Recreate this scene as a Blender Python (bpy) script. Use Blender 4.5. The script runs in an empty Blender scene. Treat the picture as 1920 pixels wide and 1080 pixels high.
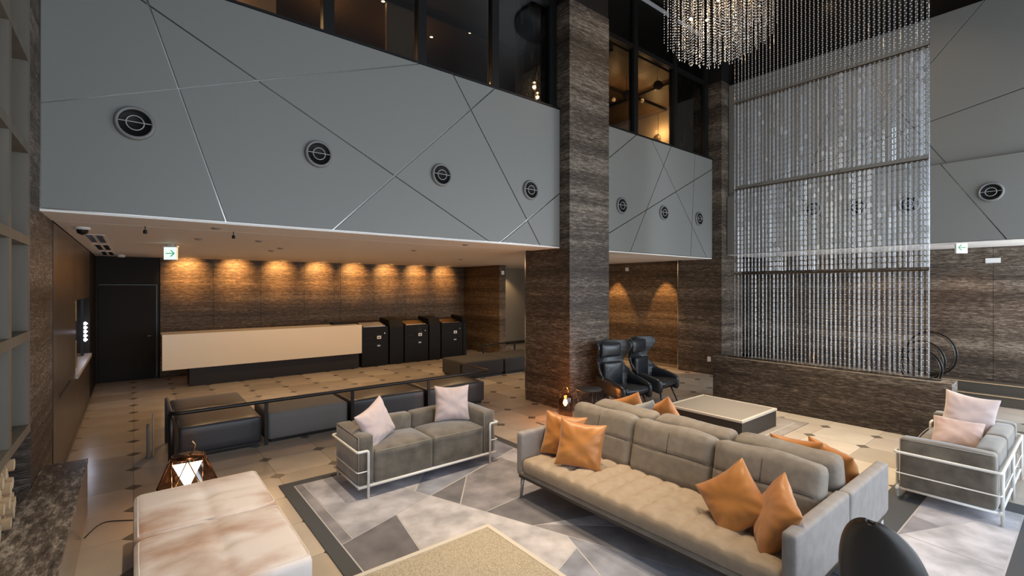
import bpy, bmesh, math, random
from mathutils import Vector, Matrix, Euler
random.seed(7)
C = bpy.context.scene.collection
S = bpy.context.scene
PI = math.pi
def lin(c):
    return tuple((x/12.92 if x <= .04045 else ((x+.055)/1.055)**2.4) for x in c)

# ------------------------------------------------------------ camera
cd = bpy.data.cameras.new('camera'); cam = bpy.data.objects.new('camera', cd); C.objects.link(cam)
cam.location = (0, 0, 2.1)
cam.rotation_euler = (PI/2, 0, math.atan2(.7799, .6258)-PI/2)
cd.sensor_width = 36; cd.lens = 884.5*36/1920; cd.shift_y = -2/1920; cd.clip_start = .05; cd.clip_end = 200
S.camera = cam
# ------------------------------------------------------------ world and exposure
w = bpy.data.worlds.new('world'); S.world = w; w.use_nodes = True
bg = w.node_tree.nodes['Background']; bg.inputs[0].default_value = (.78, .86, 1, 1); bg.inputs[1].default_value = 0.55
S.view_settings.view_transform = 'Standard'; S.view_settings.look = 'None'
S.view_settings.gamma = 1; S.view_settings.use_curve_mapping = False
S.view_settings.exposure = 0.35
# ------------------------------------------------------------ lights
def area(name, loc, rot, sx, sy, power, col):
    l = bpy.data.lights.new(name, 'AREA'); l.shape = 'RECTANGLE'; l.size = sx; l.size_y = sy
    l.energy = power; l.color = col
    o = bpy.data.objects.new(name, l); C.objects.link(o); o.location = loc; o.rotation_euler = rot; return o
def spot(name, loc, target, power, deg, blend, col, rad=.03):
    l = bpy.data.lights.new(name, 'SPOT'); l.energy = power; l.color = col
    l.spot_size = math.radians(deg); l.spot_blend = blend; l.shadow_soft_size = rad
    o = bpy.data.objects.new(name, l); C.objects.link(o); o.location = loc
    o.rotation_euler = (Vector(target)-Vector(loc)).to_track_quat('-Z', 'Y').to_euler(); return o
def point(name, loc, power, col, rad=.03):
    l = bpy.data.lights.new(name, 'POINT'); l.energy = power; l.color = col; l.shadow_soft_size = rad
    o = bpy.data.objects.new(name, l); C.objects.link(o); o.location = loc; return o
spot('curtain_fill_spot', (7.9, 3.4, 8.1), (8.72, 3.4, 7.1), 70, 60, .8, (1, .68, .38), .08)  # pair of added spots without fixtures, brightening the curtain's top beads
spot('curtain_fill_spot', (7.9, 2.2, 8.1), (8.72, 2.2, 7.1), 70, 60, .8, (1, .68, .38), .08)
WARM = (1, .72, .42); AMB = (1, .52, .17)
area('window_daylight', (5.2, -1.9, 2.1), (PI/2, 0, 0), 11.5, 3.8, 300, (.80, .90, 1))
area('right_window_daylight', (11.6, -1.2, 3.0), (PI/2, 0, math.radians(20)), 3, 5, 330, (.82, .91, 1))
for k, (x, y) in enumerate(((1.4, 3.5), (3.6, 2.2), (3.0, 3.9), (5.2, 2.0), (6.3, 3.3))):
    spot('atrium_downlight', (x, y, 7.9), (x, y, 0), 950, 44, .9, (1, .79, .54), .12)
spot('atrium_downlight', (7.6, 2.6, 7.9), (7.7, 2.5, 0), 2000, 36, .8, (1, .80, .54), .1)
for x, y in ((1, 9.2), (3.2, 9.2), (5.4, 9.2), (7.6, 9.0), (2.2, 10.8), (4.6, 10.8), (7, 10.8)):
    area('lobby_downlight', (x, y, 2.76), (0, 0, 0), .3, .3, 13, (1, .62, .30))
area('lobby_downlight', (8.9, 7.6, 2.76), (0, 0, 0), .3, .3, 12, (1, .72, .42))
for k in range(8):
    spot('wall_washer', (1.0+k, 13.02, 2.73), (1.0+k, 13.62, 2.42), 95, 88, 1.0, AMB, .02)
spot('wall_washer', (10.55, 8.75, 2.74), (10.98, 8.75, .9), 120, 52, .5, AMB, .02)
spot('wall_washer', (10.55, 7.15, 2.74), (10.98, 7.15, .9), 120, 52, .5, AMB, .02)
spot('passage_light', (10.4, 13.2, 2.7), (10.6, 13.6, 1.2), 30, 90, .6, (1, .72, .4), .03)
point('sconce_glow', (11.2, 7.6, 6.35), 26, (1, .62, .25), .06)
point('gallery_glow', (9.6, 6.9, 6.6), 9, (1, .58, .22), .05)
point('gallery_glow', (8.9, 7.2, 6.55), 9, (1, .58, .22), .05)
for x in (1.0, 2.6, 4.0): point('gallery_glow', (x, 8.2, 6.5), 8, (1, .6, .28), .05)

# ------------------------------------------------------------ materials
def mat(name, col, rough=.5, metal=0, spec=.5, coat=0, var=None, vscale=4, stretch=(1, 1, 1), bump=0, bscale=60,
        sheen=0, emit=None, estr=0, contrast=(.35, .65), bstretch=(1, 1, 1), alpha=1):
    m = bpy.data.materials.new(name); m.use_nodes = True
    n = m.node_tree.nodes; l = m.node_tree.links; p = n['Principled BSDF']
    p.inputs['Base Color'].default_value = (*col, 1); p.inputs['Roughness'].default_value = rough
    p.inputs['Metallic'].default_value = metal; p.inputs['Specular IOR Level'].default_value = spec
    p.inputs['Coat Weight'].default_value = coat; p.inputs['Coat Roughness'].default_value = .08
    p.inputs['Sheen Weight'].default_value = sheen; p.inputs['Alpha'].default_value = alpha
    if emit: p.inputs['Emission Color'].default_value = (*emit, 1); p.inputs['Emission Strength'].default_value = estr
    tc = n.new('ShaderNodeTexCoord')
    if var:
        mp = n.new('ShaderNodeMapping'); mp.inputs['Scale'].default_value = stretch
        t = n.new('ShaderNodeTexNoise'); t.inputs['Scale'].default_value = vscale; t.inputs['Detail'].default_value = 5
        r = n.new('ShaderNodeValToRGB'); r.color_ramp.elements[0].position = contrast[0]; r.color_ramp.elements[1].position = contrast[1]
        r.color_ramp.elements[0].color = (*col, 1); r.color_ramp.elements[1].color = (*var, 1)
        l.new(tc.outputs['Object'], mp.inputs[0]); l.new(mp.outputs[0], t.inputs['Vector'])
        l.new(t.outputs[0], r.inputs[0]); l.new(r.outputs[0], p.inputs['Base Color'])
    if bump:
        mp2 = n.new('ShaderNodeMapping'); mp2.inputs['Scale'].default_value = bstretch
        t2 = n.new('ShaderNodeTexNoise'); t2.inputs['Scale'].default_value = bscale; t2.inputs['Detail'].default_value = 3
        b = n.new('ShaderNodeBump'); b.inputs['Strength'].default_value = bump; b.inputs['Distance'].default_value = .01
        l.new(tc.outputs['Object'], mp2.inputs[0]); l.new(mp2.outputs[0], t2.inputs['Vector'])
        l.new(t2.outputs[0], b.inputs['Height']); l.new(b.outputs[0], p.inputs['Normal'])
    return m
def travertine(name, dark, mid, light, rough=.55, horiz=True, sc=1.0):
    """veined stone: broad strata, fine strata, short streaks and pits"""
    m = bpy.data.materials.new(name); m.use_nodes = True
    n = m.node_tree.nodes; l = m.node_tree.links; p = n['Principled BSDF']
    g = n.new('ShaderNodeNewGeometry')
    def noise(scale, det, st, rgh=.6, dist=0):
        mp = n.new('ShaderNodeMapping'); mp.inputs['Scale'].default_value = st
        t = n.new('ShaderNodeTexNoise'); t.inputs['Scale'].default_value = scale*sc
        t.inputs['Detail'].default_value = det; t.inputs['Roughness'].default_value = rgh; t.inputs['Distortion'].default_value = dist
        l.new(g.outputs['Position'], mp.inputs[0]); l.new(mp.outputs[0], t.inputs['Vector']); return t.outputs[0]
    if horiz: a = noise(1.0, 3, (.08, .08, 2.6), .55, .2); b = noise(4, 8, (.16, .16, 4.6), .82, .7); c = noise(15, 5, (.5, .5, 4.4), .85, .5)
    else: a = noise(1.2, 4, (1.4, .35, 1), .6, .8); b = noise(6, 8, (2.2, .5, 2), .75, .9); c = noise(12, 5, (2.6, .7, 2), .8)
    def mix(x, y, f):
        k = n.new('ShaderNodeMix'); k.data_type = 'FLOAT'; k.inputs[0].default_value = f
        l.new(x, k.inputs[2]); l.new(y, k.inputs[3]); return k.outputs[0]
    s = mix(mix(a, b, .5), c, .52)
    r = n.new('ShaderNodeValToRGB'); e = r.color_ramp.elements
    e[0].position = .42; e[0].color = (*dark, 1); e[1].position = .61; e[1].color = (*light, 1)
    q = e.new(.505); q.color = (*mid, 1)
    l.new(s, r.inputs[0]); l.new(r.outputs[0], p.inputs['Base Color'])
    p.inputs['Roughness'].default_value = rough; p.inputs['Specular IOR Level'].default_value = .35
    bp = n.new('ShaderNodeBump'); bp.inputs['Strength'].default_value = .25; bp.inputs['Distance'].default_value = .004
    l.new(c, bp.inputs['Height']); l.new(bp.outputs[0], p.inputs['Normal'])
    return m
def emis(name, col, s):
    m = bpy.data.materials.new(name); m.use_nodes = True; n = m.node_tree.nodes
    n['Principled BSDF'].inputs['Base Color'].default_value = (0, 0, 0, 1)
    n['Principled BSDF'].inputs['Emission Color'].default_value = (*col, 1); n['Principled BSDF'].inputs['Emission Strength'].default_value = s
    return m
def glassy(name, tint, t=.8, rough=.02, body=None, bodyf=0, edge=.85):
    """thin glass: transparent with a fresnel reflection and an optional milky body"""
    m = bpy.data.materials.new(name); m.use_nodes = True; n = m.node_tree.nodes; l = m.node_tree.links
    n.remove(n['Principled BSDF']); out = n['Material Output']
    tr = n.new('ShaderNodeBsdfTransparent'); tr.inputs[0].default_value = (*tint, 1)
    gl = n.new('ShaderNodeBsdfGlossy'); gl.inputs['Roughness'].default_value = rough
    lw = n.new('ShaderNodeLayerWeight'); lw.inputs[0].default_value = .5
    mr = n.new('ShaderNodeMapRange'); mr.inputs[1].default_value = 0; mr.inputs[2].default_value = 1
    mr.inputs[3].default_value = 1-t; mr.inputs[4].default_value = edge
    pw = n.new('ShaderNodeMath'); pw.operation = 'POWER'; pw.inputs[1].default_value = 3
    mx = n.new('ShaderNodeMixShader')
    l.new(lw.outputs['Facing'], pw.inputs[0]); l.new(pw.outputs[0], mr.inputs[0]); l.new(mr.outputs[0], mx.inputs[0])
    l.new(tr.outputs[0], mx.inputs[1]); l.new(gl.outputs[0], mx.inputs[2]); last = mx
    if body:
        df = n.new('ShaderNodeBsdfDiffuse'); df.inputs[0].default_value = (*body, 1)
        m2 = n.new('ShaderNodeMixShader'); m2.inputs[0].default_value = bodyf
        l.new(mx.outputs[0], m2.inputs[1]); l.new(df.outputs[0], m2.inputs[2]); last = m2
    l.new(last.outputs[0], out.inputs[0]); return m

MT = {}
MT['stone'] = travertine('dark_travertine', (.018, .013, .010), (.083, .061, .045), (.38, .32, .255))
MT['hearth'] = travertine('hearth_stone', (.045, .038, .033), (.13, .11, .095), (.50, .45, .39), .25, False, .8)
MT['polish'] = travertine('polished_stone', (.12, .11, .10), (.2, .18, .165), (.3, .28, .26), .03, False, 1.0)
MT['fascia'] = mat('grey_plaster_panel', (.228, .228, .212), .42, spec=.4, bump=.03, bscale=3)
MT['dk_panel'] = mat('near_black_panel', (.013, .011, .0095), .65, spec=.25)
MT['brown_panel'] = mat('brown_veneer', (.062, .047, .034), .3, var=(.085, .066, .049), vscale=3, stretch=(1, 1, .2))
MT['shelf'] = mat('shelf_taupe_laminate', (.135, .117, .09), .5, var=(.165, .145, .115), vscale=6, stretch=(1, 1, .15))
MT['black_metal'] = mat('black_metal', (.008, .008, .008), .35)
MT['inlay'] = mat('brushed_metal_inlay', (.45, .44, .42), .18, metal=1)
MT['groove'] = mat('groove_dark', (.03, .03, .03), .4)
MT['ceil'] = mat('warm_white_ceiling', (.88, .83, .77), .6)
MT['ceil_dark'] = mat('dark_atrium_ceiling', (.012, .009, .007), .35)
MT['gall_ceil'] = mat('brown_gallery_ceiling', (.13, .085, .045), .5)
MT['cream'] = mat('cream_plaster', (.52, .42, .30), .6)
MT['beige'] = mat('beige_wall', (.36, .29, .21), .5)
MT['grout'] = mat('grout', (.22, .19, .16), .8)
TS = [(.46, .405, .345), (.40, .35, .29), (.50, .445, .38), (.43, .37, .31), (.36, .315, .265)]
MT['tile'] = [mat('limestone_tile', c, .22, var=tuple(x*1.12 for x in c), vscale=2.2, bump=.02, bscale=20) for c in TS]
MT['inset'] = mat('dark_inset_tile', (.14, .12, .098), .25)
MT['glass'] = glassy('gallery_glass', (.62, .60, .58), .90)
MT['crystal'] = glassy('crystal_rod', (.95, .96, .97), .88, .10, (.78, .81, .85), .14, .7)
MT['wire'] = mat('dark_steel_wire', (.10, .095, .09), .3, metal=1)
MT['milky'] = glassy('milky_crystal_rod', (.95, .96, .97), .84, .10, (.84, .88, .93), .42, .7)
MT['bead'] = mat('chrome_bead', (.85, .83, .8), .12, metal=1)
MT['cbead'] = mat('cut_glass_bead', (.80, .80, .80), .25, spec=.8)
MT['gold'] = mat('brass', (.55, .38, .18), .25, metal=1)
MT['sofa'] = mat('taupe_woven_fabric', (.33, .25, .175), .85, var=(.38, .295, .21), vscale=14, bump=.5, bscale=420, sheen=.2)
MT['sofa_grey'] = mat('taupe_woven_fabric', (.215, .18, .145), .85, var=(.27, .23, .185), vscale=14, bump=.5, bscale=420, sheen=.2)
MT['sofa_arm'] = mat('pale_taupe_woven_fabric', (.28, .25, .235), .85, var=(.33, .30, .285), vscale=14, bump=.5, bscale=420, sheen=.2)
MT['seam'] = mat('seam_thread', (.08, .066, .055), .8)
MT['velvet'] = mat('olive_grey_velvet', (.082, .067, .050), .7, var=(.175, .150, .118), vscale=7, sheen=.6, bump=.1, bscale=12, contrast=(.3, .7))
MT['piping'] = mat('pale_piping', (.30, .28, .25), .6)
MT['white_metal'] = mat('white_powder_coated_steel', (.78, .78, .76), .3)
MT['pink'] = mat('pale_pink_velvet', (.60, .47, .455), .75, sheen=.6, var=(.68, .55, .53), vscale=5, bump=.25, bscale=14)
MT['rose'] = mat('dusty_rose_velvet', (.42, .28, .245), .75, sheen=.6, var=(.52, .38, .35), vscale=5, bump=.25, bscale=14)
MT['orange'] = mat('burnt_orange_satin', (.40, .15, .03), .42, sheen=.3, var=(.47, .19, .042), vscale=3, bump=.5, bscale=9)
MT['greyp'] = mat('grey_cushion_cloth', (.32, .33, .35), .8)
MT['leather'] = mat('black_leather', (.013, .016, .020), .33, spec=.6, bump=.35, bscale=14)
MT['brleather'] = mat('dark_brown_leather', (.022, .018, .015), .38, spec=.5, bump=.12, bscale=6)
MT['tan'] = mat('tan_shell_back', (.23, .10, .035), .45)
MT['bench'] = mat('charcoal_leather', (.042, .044, .050), .36, spec=.5, bump=.1, bscale=30)
MT['bench_grey'] = mat('mid_grey_fabric', (.17, .168, .168), .8, bump=.3, bscale=300)
MT['bench_dark'] = mat('dark_grey_fabric', (.045, .044, .045), .7, bump=.3, bscale=300)
MT['ottoman'] = mat('marbled_cowhide', (.47, .27, .16), .6, var=(.82, .74, .70), vscale=1.9, stretch=(.9, 1.3, 1), contrast=(.36, .56), sheen=.4, bump=.12, bscale=10)
MT['ottpipe'] = mat('cream_piping', (.78, .70, .64), .6)
MT['wood'] = mat('dark_oak', (.035, .026, .02), .4)
MT['table_top'] = mat('beige_leather_top', (.27, .23, .165), .6, var=(.48, .42, .32), vscale=130, contrast=(.38, .62), bump=.25, bscale=160)
MT['table_top2'] = mat('beige_stone_top', (.30, .275, .25), .3)
MT['table_rim'] = mat('pale_table_rim', (.60, .55, .48), .4)
MT['table_side'] = mat('charcoal_table_side', (.022, .020, .018), .4)
MT['counter'] = mat('cream_counter_panel', (.70, .60, .46), .25, emit=(1, .78, .5), estr=.03)  # faint warm emission brightens the cream panel, which is no lamp
MT['copper'] = mat('copper_tinted_metal', (.16, .075, .04), .25, metal=1)
MT['amber'] = glassy('amber_tinted_glass', (.60, .42, .28), .92)
MT['clear'] = glassy('clear_glass', (.95, .93, .9), .9)
MT['log'] = mat('log_bark', (.33, .21, .11), .8, var=(.42, .30, .17), vscale=8, stretch=(.3, 3, 3))
MT['logend'] = mat('log_cut_end', (.60, .52, .38), .8)
MT['rope'] = mat('twisted_rope', (.55, .42, .28), .8)
MT['ropedk'] = mat('dark_rope_strand', (.06, .05, .045), .8)
MT['chrome'] = mat('chrome', (.7, .7, .7), .15, metal=1)
MT['white'] = mat('white_plastic', (.75, .75, .73), .4)
MT['screen'] = mat('kiosk_screen', (.02, .02, .02), .05)
MT['silver'] = mat('silver_tray', (.6, .58, .56), .25, metal=.6)
MT['kiosk'] = mat('black_kiosk_laminate', (.008, .008, .008), .5, spec=.2)
MT['marble'] = mat('black_marble', (.012, .012, .013), .2, var=(.16, .15, .14), vscale=5, stretch=(2.2, 2.2, .55), contrast=(.56, .70))
MT['e_white'] = emis('led_white', (.85, .88, 1), 14)
MT['e_sign'] = emis('exit_sign_face', (.86, 1, .93), .8)
MT['e_green'] = emis('exit_sign_green', (.0, .30, .11), .8)
MT['e_warm'] = emis('warm_lamp', (1, .70, .34), 22)
MT['e_shade'] = emis('glowing_lamp_shade', (1, .86, .68), 5)
MT['e_flame'] = emis('filament', (1, .55, .16), 45)
RUG = [mat('carpet_patch', c, .95, var=tuple(min(1, x*1.9) for x in c), vscale=3.6, contrast=(.36, .66), bump=.5, bscale=300, sheen=.2)
       for c in ((.17, .18, .225), (.29, .285, .32), (.10, .095, .105), (.34, .33, .355), (.17, .16, .175))]
MT['rugborder'] = mat('carpet_border', (.075, .078, .085), .95, bump=.5, bscale=300)
MT['rugline'] = mat('carpet_line', (.45, .44, .45), .95)
MT['rug_c'] = mat('carpet_brown', (.22, .19, .165), .95, var=(.30, .27, .25), vscale=3)

# ------------------------------------------------------------ mesh helpers
class MB:
    def __init__(s): s.v = []; s.f = []; s.m = []; s.sm = []
    def add(s, vs, fs, mi=0, sm=False):
        o = len(s.v); s.v += [tuple(x) for x in vs]
        for f in fs: s.f.append([o+i for i in f]); s.m.append(mi); s.sm.append(sm)
        return s
    def box(s, c, d, M=None, mi=0):
        x, y, z = c; a, b, h = d[0]/2, d[1]/2, d[2]/2
        vs = [Vector((x+i*a, y+j*b, z+k*h)) for i in (-1, 1) for j in (-1, 1) for k in (-1, 1)]
        if M: vs = [M @ v for v in vs]
        return s.add(vs, [(0, 1, 3, 2), (4, 6, 7, 5), (0, 4, 5, 1), (2, 3, 7, 6), (0, 2, 6, 4), (1, 5, 7, 3)], mi)
    def bb(s, x0, x1, y0, y1, z0, z1, mi=0):
        return s.box(((x0+x1)/2, (y0+y1)/2, (z0+z1)/2), (x1-x0, y1-y0, z1-z0), None, mi)
    def tube(s, pts, r, n=8, closed=False, mi=0, r2=None):
        pts = [Vector(p) for p in pts]; N = len(pts); vs = []; up = None
        for i, p in enumerate(pts):
            a = pts[(i-1) % N] if (closed or i > 0) else p; b = pts[(i+1) % N] if (closed or i < N-1) else p
            t = (b-a).normalized()
            if up is None: up = Vector((0, 0, 1)) if abs(t.z) < .9 else Vector((1, 0, 0))
            sd = t.cross(up)
            if sd.length < 1e-4: sd = t.cross(Vector((1, 0, 0)))
            sd.normalize(); up = sd.cross(t).normalized()
            rr = r if r2 is None else r+(r2-r)*i/(N-1)
            for k in range(n):
                q = 2*PI*k/n; vs.append(p+sd*(math.cos(q)*rr)+up*(math.sin(q)*rr))
        fs = []
        for i in range(N if closed else N-1):
            j = (i+1) % N
            for k in range(n): fs.append((i*n+k, i*n+(k+1) % n, j*n+(k+1) % n, j*n+k))
        s.add(vs, fs, mi, True)
        if not closed:
            o = len(s.v)-N*n
            s.f += [[o+k for k in range(n)][::-1], [o+(N-1)*n+k for k in range(n)]]; s.m += [mi, mi]; s.sm += [False, False]
        return s
    def lathe(s, prof, c=(0, 0, 0), n=24, M=None, mi=0):
        vs = []
        for r, z in prof:
            for k in range(n): vs.append(Vector((c[0]+r*math.cos(2*PI*k/n), c[1]+r*math.sin(2*PI*k/n), c[2]+z)))
        if M: vs = [M @ v for v in vs]
        fs = [(i*n+k, i*n+(k+1) % n, (i+1)*n+(k+1) % n, (i+1)*n+k) for i in range(len(prof)-1) for k in range(n)]
        return s.add(vs, fs, mi, True)
    def prism(s, poly, z0, z1, mi=0, fn=None):
        n = len(poly); fn = fn or (lambda x, y, z: (x, y, z))
        vs = [fn(x, y, z0) for x, y in poly]+[fn(x, y, z1) for x, y in poly]
        return s.add(vs, [list(range(n))[::-1], list(range(n, 2*n))]+[(i, (i+1) % n, n+(i+1) % n, n+i) for i in range(n)], mi)
    def rbox(s, c, d, r=.03, puff=(0, 0, 0), nx=6, ny=6, nz=4, M=None, fn=None, mi=0):
        """rounded, optionally crowned box"""
        h = [x/2 for x in d]; r = min(r, min(h)*.98)
        def par(hh, n):
            inn = hh-r
            return [-hh, -hh+r*.3, -hh+r]+[-inn+2*inn*i/n for i in range(1, n)]+[hh-r, hh-r*.3, hh]
        A = [par(h[0], nx), par(h[1], ny), par(h[2], nz)]; idx = {}; vs = []; fs = []
        def vert(i, j, k):
            if (i, j, k) in idx: return idx[(i, j, k)]
            p = Vector((A[0][i], A[1][j], A[2][k]))
            q = Vector([max(-(h[t]-r), min(h[t]-r, p[t])) for t in range(3)])
            dd = p-q
            if dd.length > 1e-9: p = q+dd.normalized()*r
            u = [p[t]/h[t] for t in range(3)]
            g = [max(0, 1-x*x) for x in u]
            p = Vector((p.x+puff[0]*u[0]*g[1]*g[2], p.y+puff[1]*u[1]*g[0]*g[2], p.z+puff[2]*u[2]*g[0]*g[1]))
            if fn: p = Vector(fn(p, u))
            p = p+Vector(c)
            if M: p = M @ p
            idx[(i, j, k)] = len(vs); vs.append(p); return idx[(i, j, k)]
        L = [len(a) for a in A]
        for ax in range(3):
            b, e = (ax+1) % 3, (ax+2) % 3
            for side in (0, L[ax]-1):
                for i in range(L[b]-1):
                    for j in range(L[e]-1):
                        q = []
                        for di, dj in ((0, 0), (1, 0), (1, 1), (0, 1)):
                            t = [0, 0, 0]; t[ax] = side; t[b] = i+di; t[e] = j+dj; q.append(vert(*t))
                        fs.append(q if side else q[::-1])
        return s.add(vs, fs, mi, True)
    def build(s, name, m=None, parent=None, loc=None, rot=None):
        me = bpy.data.meshes.new(name); me.from_pydata(s.v, [], s.f)
        ms = m if isinstance(m, (list, tuple)) else [m]
        for q in ms: me.materials.append(q)
        me.polygons.foreach_set('material_index', s.m); me.polygons.foreach_set('use_smooth', s.sm); me.update()
        o = bpy.data.objects.new(name, me); C.objects.link(o)
        if parent: o.parent = parent
        if loc: o.location = loc
        if rot: o.rotation_euler = rot
        return o
def thing(name, label, cat, loc=(0, 0, 0), rz=0, group=None):
    o = bpy.data.objects.new(name, None); C.objects.link(o); o.location = loc; o.rotation_euler = (0, 0, rz)
    o.empty_display_size = .1; o['label'] = label; o['category'] = cat
    if group: o['group'] = group
    return o
def tag(o, label, cat, group=None):
    o['label'] = label; o['category'] = cat
    if group: o['group'] = group
    return o
def struct(o): o['kind'] = 'structure'; return o
def stuff(o): o['kind'] = 'stuff'; return o
def base(name, p): # an empty used as a piece of the setting that holds parts
    o = bpy.data.objects.new(name, None); C.objects.link(o); o.location = p; o['kind'] = 'structure'; return o
def dup(root, loc, rz, label=None):
    def cp(o, par):
        c = o.copy(); C.objects.link(c); c.parent = par
        for ch in list(o.children): cp(ch, c)
        return c
    r = cp(root, None); r.location = loc; r.rotation_euler = (0, 0, rz)
    if label: r['label'] = label
    return r
def split_polys(polys, p, q, only=False):
    out = []; d = (q[0]-p[0], q[1]-p[1]); mid = ((p[0]+q[0])/2, (p[1]+q[1])/2)
    side = lambda a: d[0]*(a[1]-p[1])-d[1]*(a[0]-p[0])
    for P in polys:
        if only and not inside(P, mid): out.append(P); continue
        A = []; B = []
        for i in range(len(P)):
            a, b = P[i], P[(i+1) % len(P)]; sa, sb = side(a), side(b)
            if sa >= 0: A.append(a)
            if sa <= 0: B.append(a)
            if sa*sb < 0:
                t = sa/(sa-sb); x = (a[0]+t*(b[0]-a[0]), a[1]+t*(b[1]-a[1])); A.append(x); B.append(x)
        for R in (A, B):
            if len(R) > 2 and abs(parea(R)) > 1e-3: out.append(R)
    return out
def parea(P): return sum(P[i][0]*P[(i+1) % len(P)][1]-P[(i+1) % len(P)][0]*P[i][1] for i in range(len(P)))/2
def inside(P, m):
    s = [(P[(i+1) % len(P)][0]-P[i][0])*(m[1]-P[i][1])-(P[(i+1) % len(P)][1]-P[i][1])*(m[0]-P[i][0]) for i in range(len(P))]
    return all(x > 0 for x in s) or all(x < 0 for x in s)
def inset(P, d):
    if parea(P) < 0: P = P[::-1]
    P = [p for i, p in enumerate(P) if math.dist(p, P[i-1]) > 1e-5]
    n = len(P); L = []
    for i in range(n):
        a, b = P[i], P[(i+1) % n]; ln = math.dist(a, b); nx, ny = -(b[1]-a[1])/ln, (b[0]-a[0])/ln
        L.append((a[0]+nx*d, a[1]+ny*d, b[0]-a[0], b[1]-a[1]))
    out = []
    for i in range(n):
        x1, y1, a1, b1 = L[i-1]; x2, y2, a2, b2 = L[i]; den = a1*b2-b1*a2
        if abs(den) < 1e-7: out.append((x2, y2)); continue
        t = ((x2-x1)*b2-(y2-y1)*a2)/den; out.append((x1+a1*t, y1+b1*t))
    return out

# ============================================================ the room
# ---- floor
fl = MB().bb(-1.6, 13.5, -2.0, 14.2, -.2, -.006).build('floor', MT['grout']); struct(fl)
G = .6245; GY = .627; Y0 = 1.956; cut = .078; gp = .0018
def octo():
    a, b = G/2-gp, GY/2-gp; k = cut
    return [(-a+k, -b), (a-k, -b), (a, -b+k), (a, b-k), (a-k, b), (-a+k, b), (-a, b-k), (-a, -b+k)]
oct_mesh = []
for m in MT['tile']:
    o = MB().prism(octo(), -.012, 0).build('floor_tile', m); oct_mesh.append(o.data); bpy.data.objects.remove(o)
o = MB().prism([(-cut+.004, 0), (0, -cut+.004), (cut-.004, 0), (0, cut-.004)], -.012, .0002).build('inset_tile', MT['inset']); dia_mesh = o.data; bpy.data.objects.remove(o)
def scr(x, y, z=0):
    r = .7799*x-.6258*y; f = .6258*x+.7799*y
    return (960+884.5*r/f, 538-884.5*(z-2.1)/f, f) if f > .3 else (9e9, 9e9, 0)
COVER = [(1.25, 3.9, -.5, 5.35), (4.1, 6.6, .2, 1.3), (4.9, 8.05, 2.85, 5.4), (0, .9, 2.6, 4.9), (5.75, 6.68, 5.6, 6.66), (8.81, 9.05, 11.6, 13.6), (.45, 1.3, 7, 8.8), (8.55, 8.86, 1.3, 4.5)]
def covered(x, y, m): return any(a+m < x < b-m and c+m < y < d-m for a, b, c, d in COVER)
tl = []; dl = []
for i in range(-1, 19):
    for j in range(-4, 19):
        x, y = i*G, Y0+j*GY
        for lst, cx, cy, mm in ((tl, x+G/2, y+GY/2, .28), (dl, x, y, .06)):
            if cx < -.62 or cx > 11.9 or cy > 13.5 or (cx > 11 and cy > 5.5) or (mm < .1 and cx < -.01): continue
            if covered(cx, cy, mm): continue
            u, v, f = scr(cx, cy)
            vis = -150 < u < 2050 and v < 1250
            lst.append((0 if vis else 1, f, cx, cy))
def lay(lst, name, meshes, fallback):
    lst.sort(); st = MB()
    for k, (hid, f, x, y) in enumerate(lst):
        if k < 300 and not hid:
            o = bpy.data.objects.new(name, random.choice(meshes)); C.objects.link(o); o.location = (x, y, 0); o.parent = fl
        else: fallback(st, x, y)
    if st.v: o = st.build(name, meshes[0].materials[0], fl); stuff(o)
lay(tl, 'floor_tile', oct_mesh, lambda st, x, y: st.prism([(x+a, y+b) for a, b in octo()], -.012, 0))
lay(dl, 'inset_tile', [dia_mesh], lambda st, x, y: st.prism([(x+a, y+b) for a, b in ((-.074, 0), (0, -.074), (.074, 0), (0, .074))], -.012, .0002))

# ---- fascia panels
def fascia(name, fn, poly, lines, back, thick=.02, gap=.008):
    """a panelled band: backing strip of metal in the grooves, every panel a part"""
    root = MB().bb(*back).build(name, MT['inlay']); struct(root)
    polys = [poly]
    for p, q in lines: polys = split_polys(polys, p, q)
    for P in polys:
        try: Q = inset(P, gap)
        except ZeroDivisionError: continue
        if parea(Q) <= 2e-4: continue
        b = MB().prism(Q, 0, thick, fn=fn).build('panel', MT['fascia'], root)
        bv = b.modifiers.new('bevel', 'BEVEL'); bv.width = .002; bv.segments = 1
    return root
FY = 5.789
fascia('wall_gallery', lambda x, z, t: (x, FY+.02-t, z), [(-.64, 2.786), (5.70, 2.786), (5.70, 5.14), (-.64, 5.14)],
       [((.101, 4.884), (.761, 2.811)), ((.06, 4.869), (4.132, 2.823)), ((-.658, 3.705), (2.982, 5.115)), ((3.57, 5.129), (5.21, 2.83)), ((4.282, 5.11), (1.901, 2.809)), ((5.701, 3.708), (4.456, 2.81))],
       (-.64, 5.698, FY+.02, FY+.30, 2.787, 5.139))
fascia('wall_gallery_far', lambda x, z, t: (x, FY+.02-t, z), [(6.72, 2.786), (10.775, 2.786), (10.775, 5.14), (6.72, 5.14)],
       [((6.993, 4.533), (7.792, 5.105)), ((8.345, 5.139), (10.52, 2.79)), ((9.042, 5.125), (7.655, 2.836)), ((6.993, 3.115), (10.788, 4.915)), ((10.006, 5.097), (9.826, 2.823))],
       (6.72, 10.774, FY+.02, FY+.30, 2.787, 5.139))
fascia('wall_right_band', lambda y, z, t: (11.02-t, y, z), [(-1.9, 2.865), (5.55, 2.865), (5.55, 4.25), (-1.9, 4.25)],
       [((1.745, 4.244), (.98, 2.93)), ((4.6, 4.24), (3.3, 2.9)), ((3.0, 2.9), (4.2, 4.24))],
       (11.02, 11.3, -1.9, 5.548, 2.866, 4.249))
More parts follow.
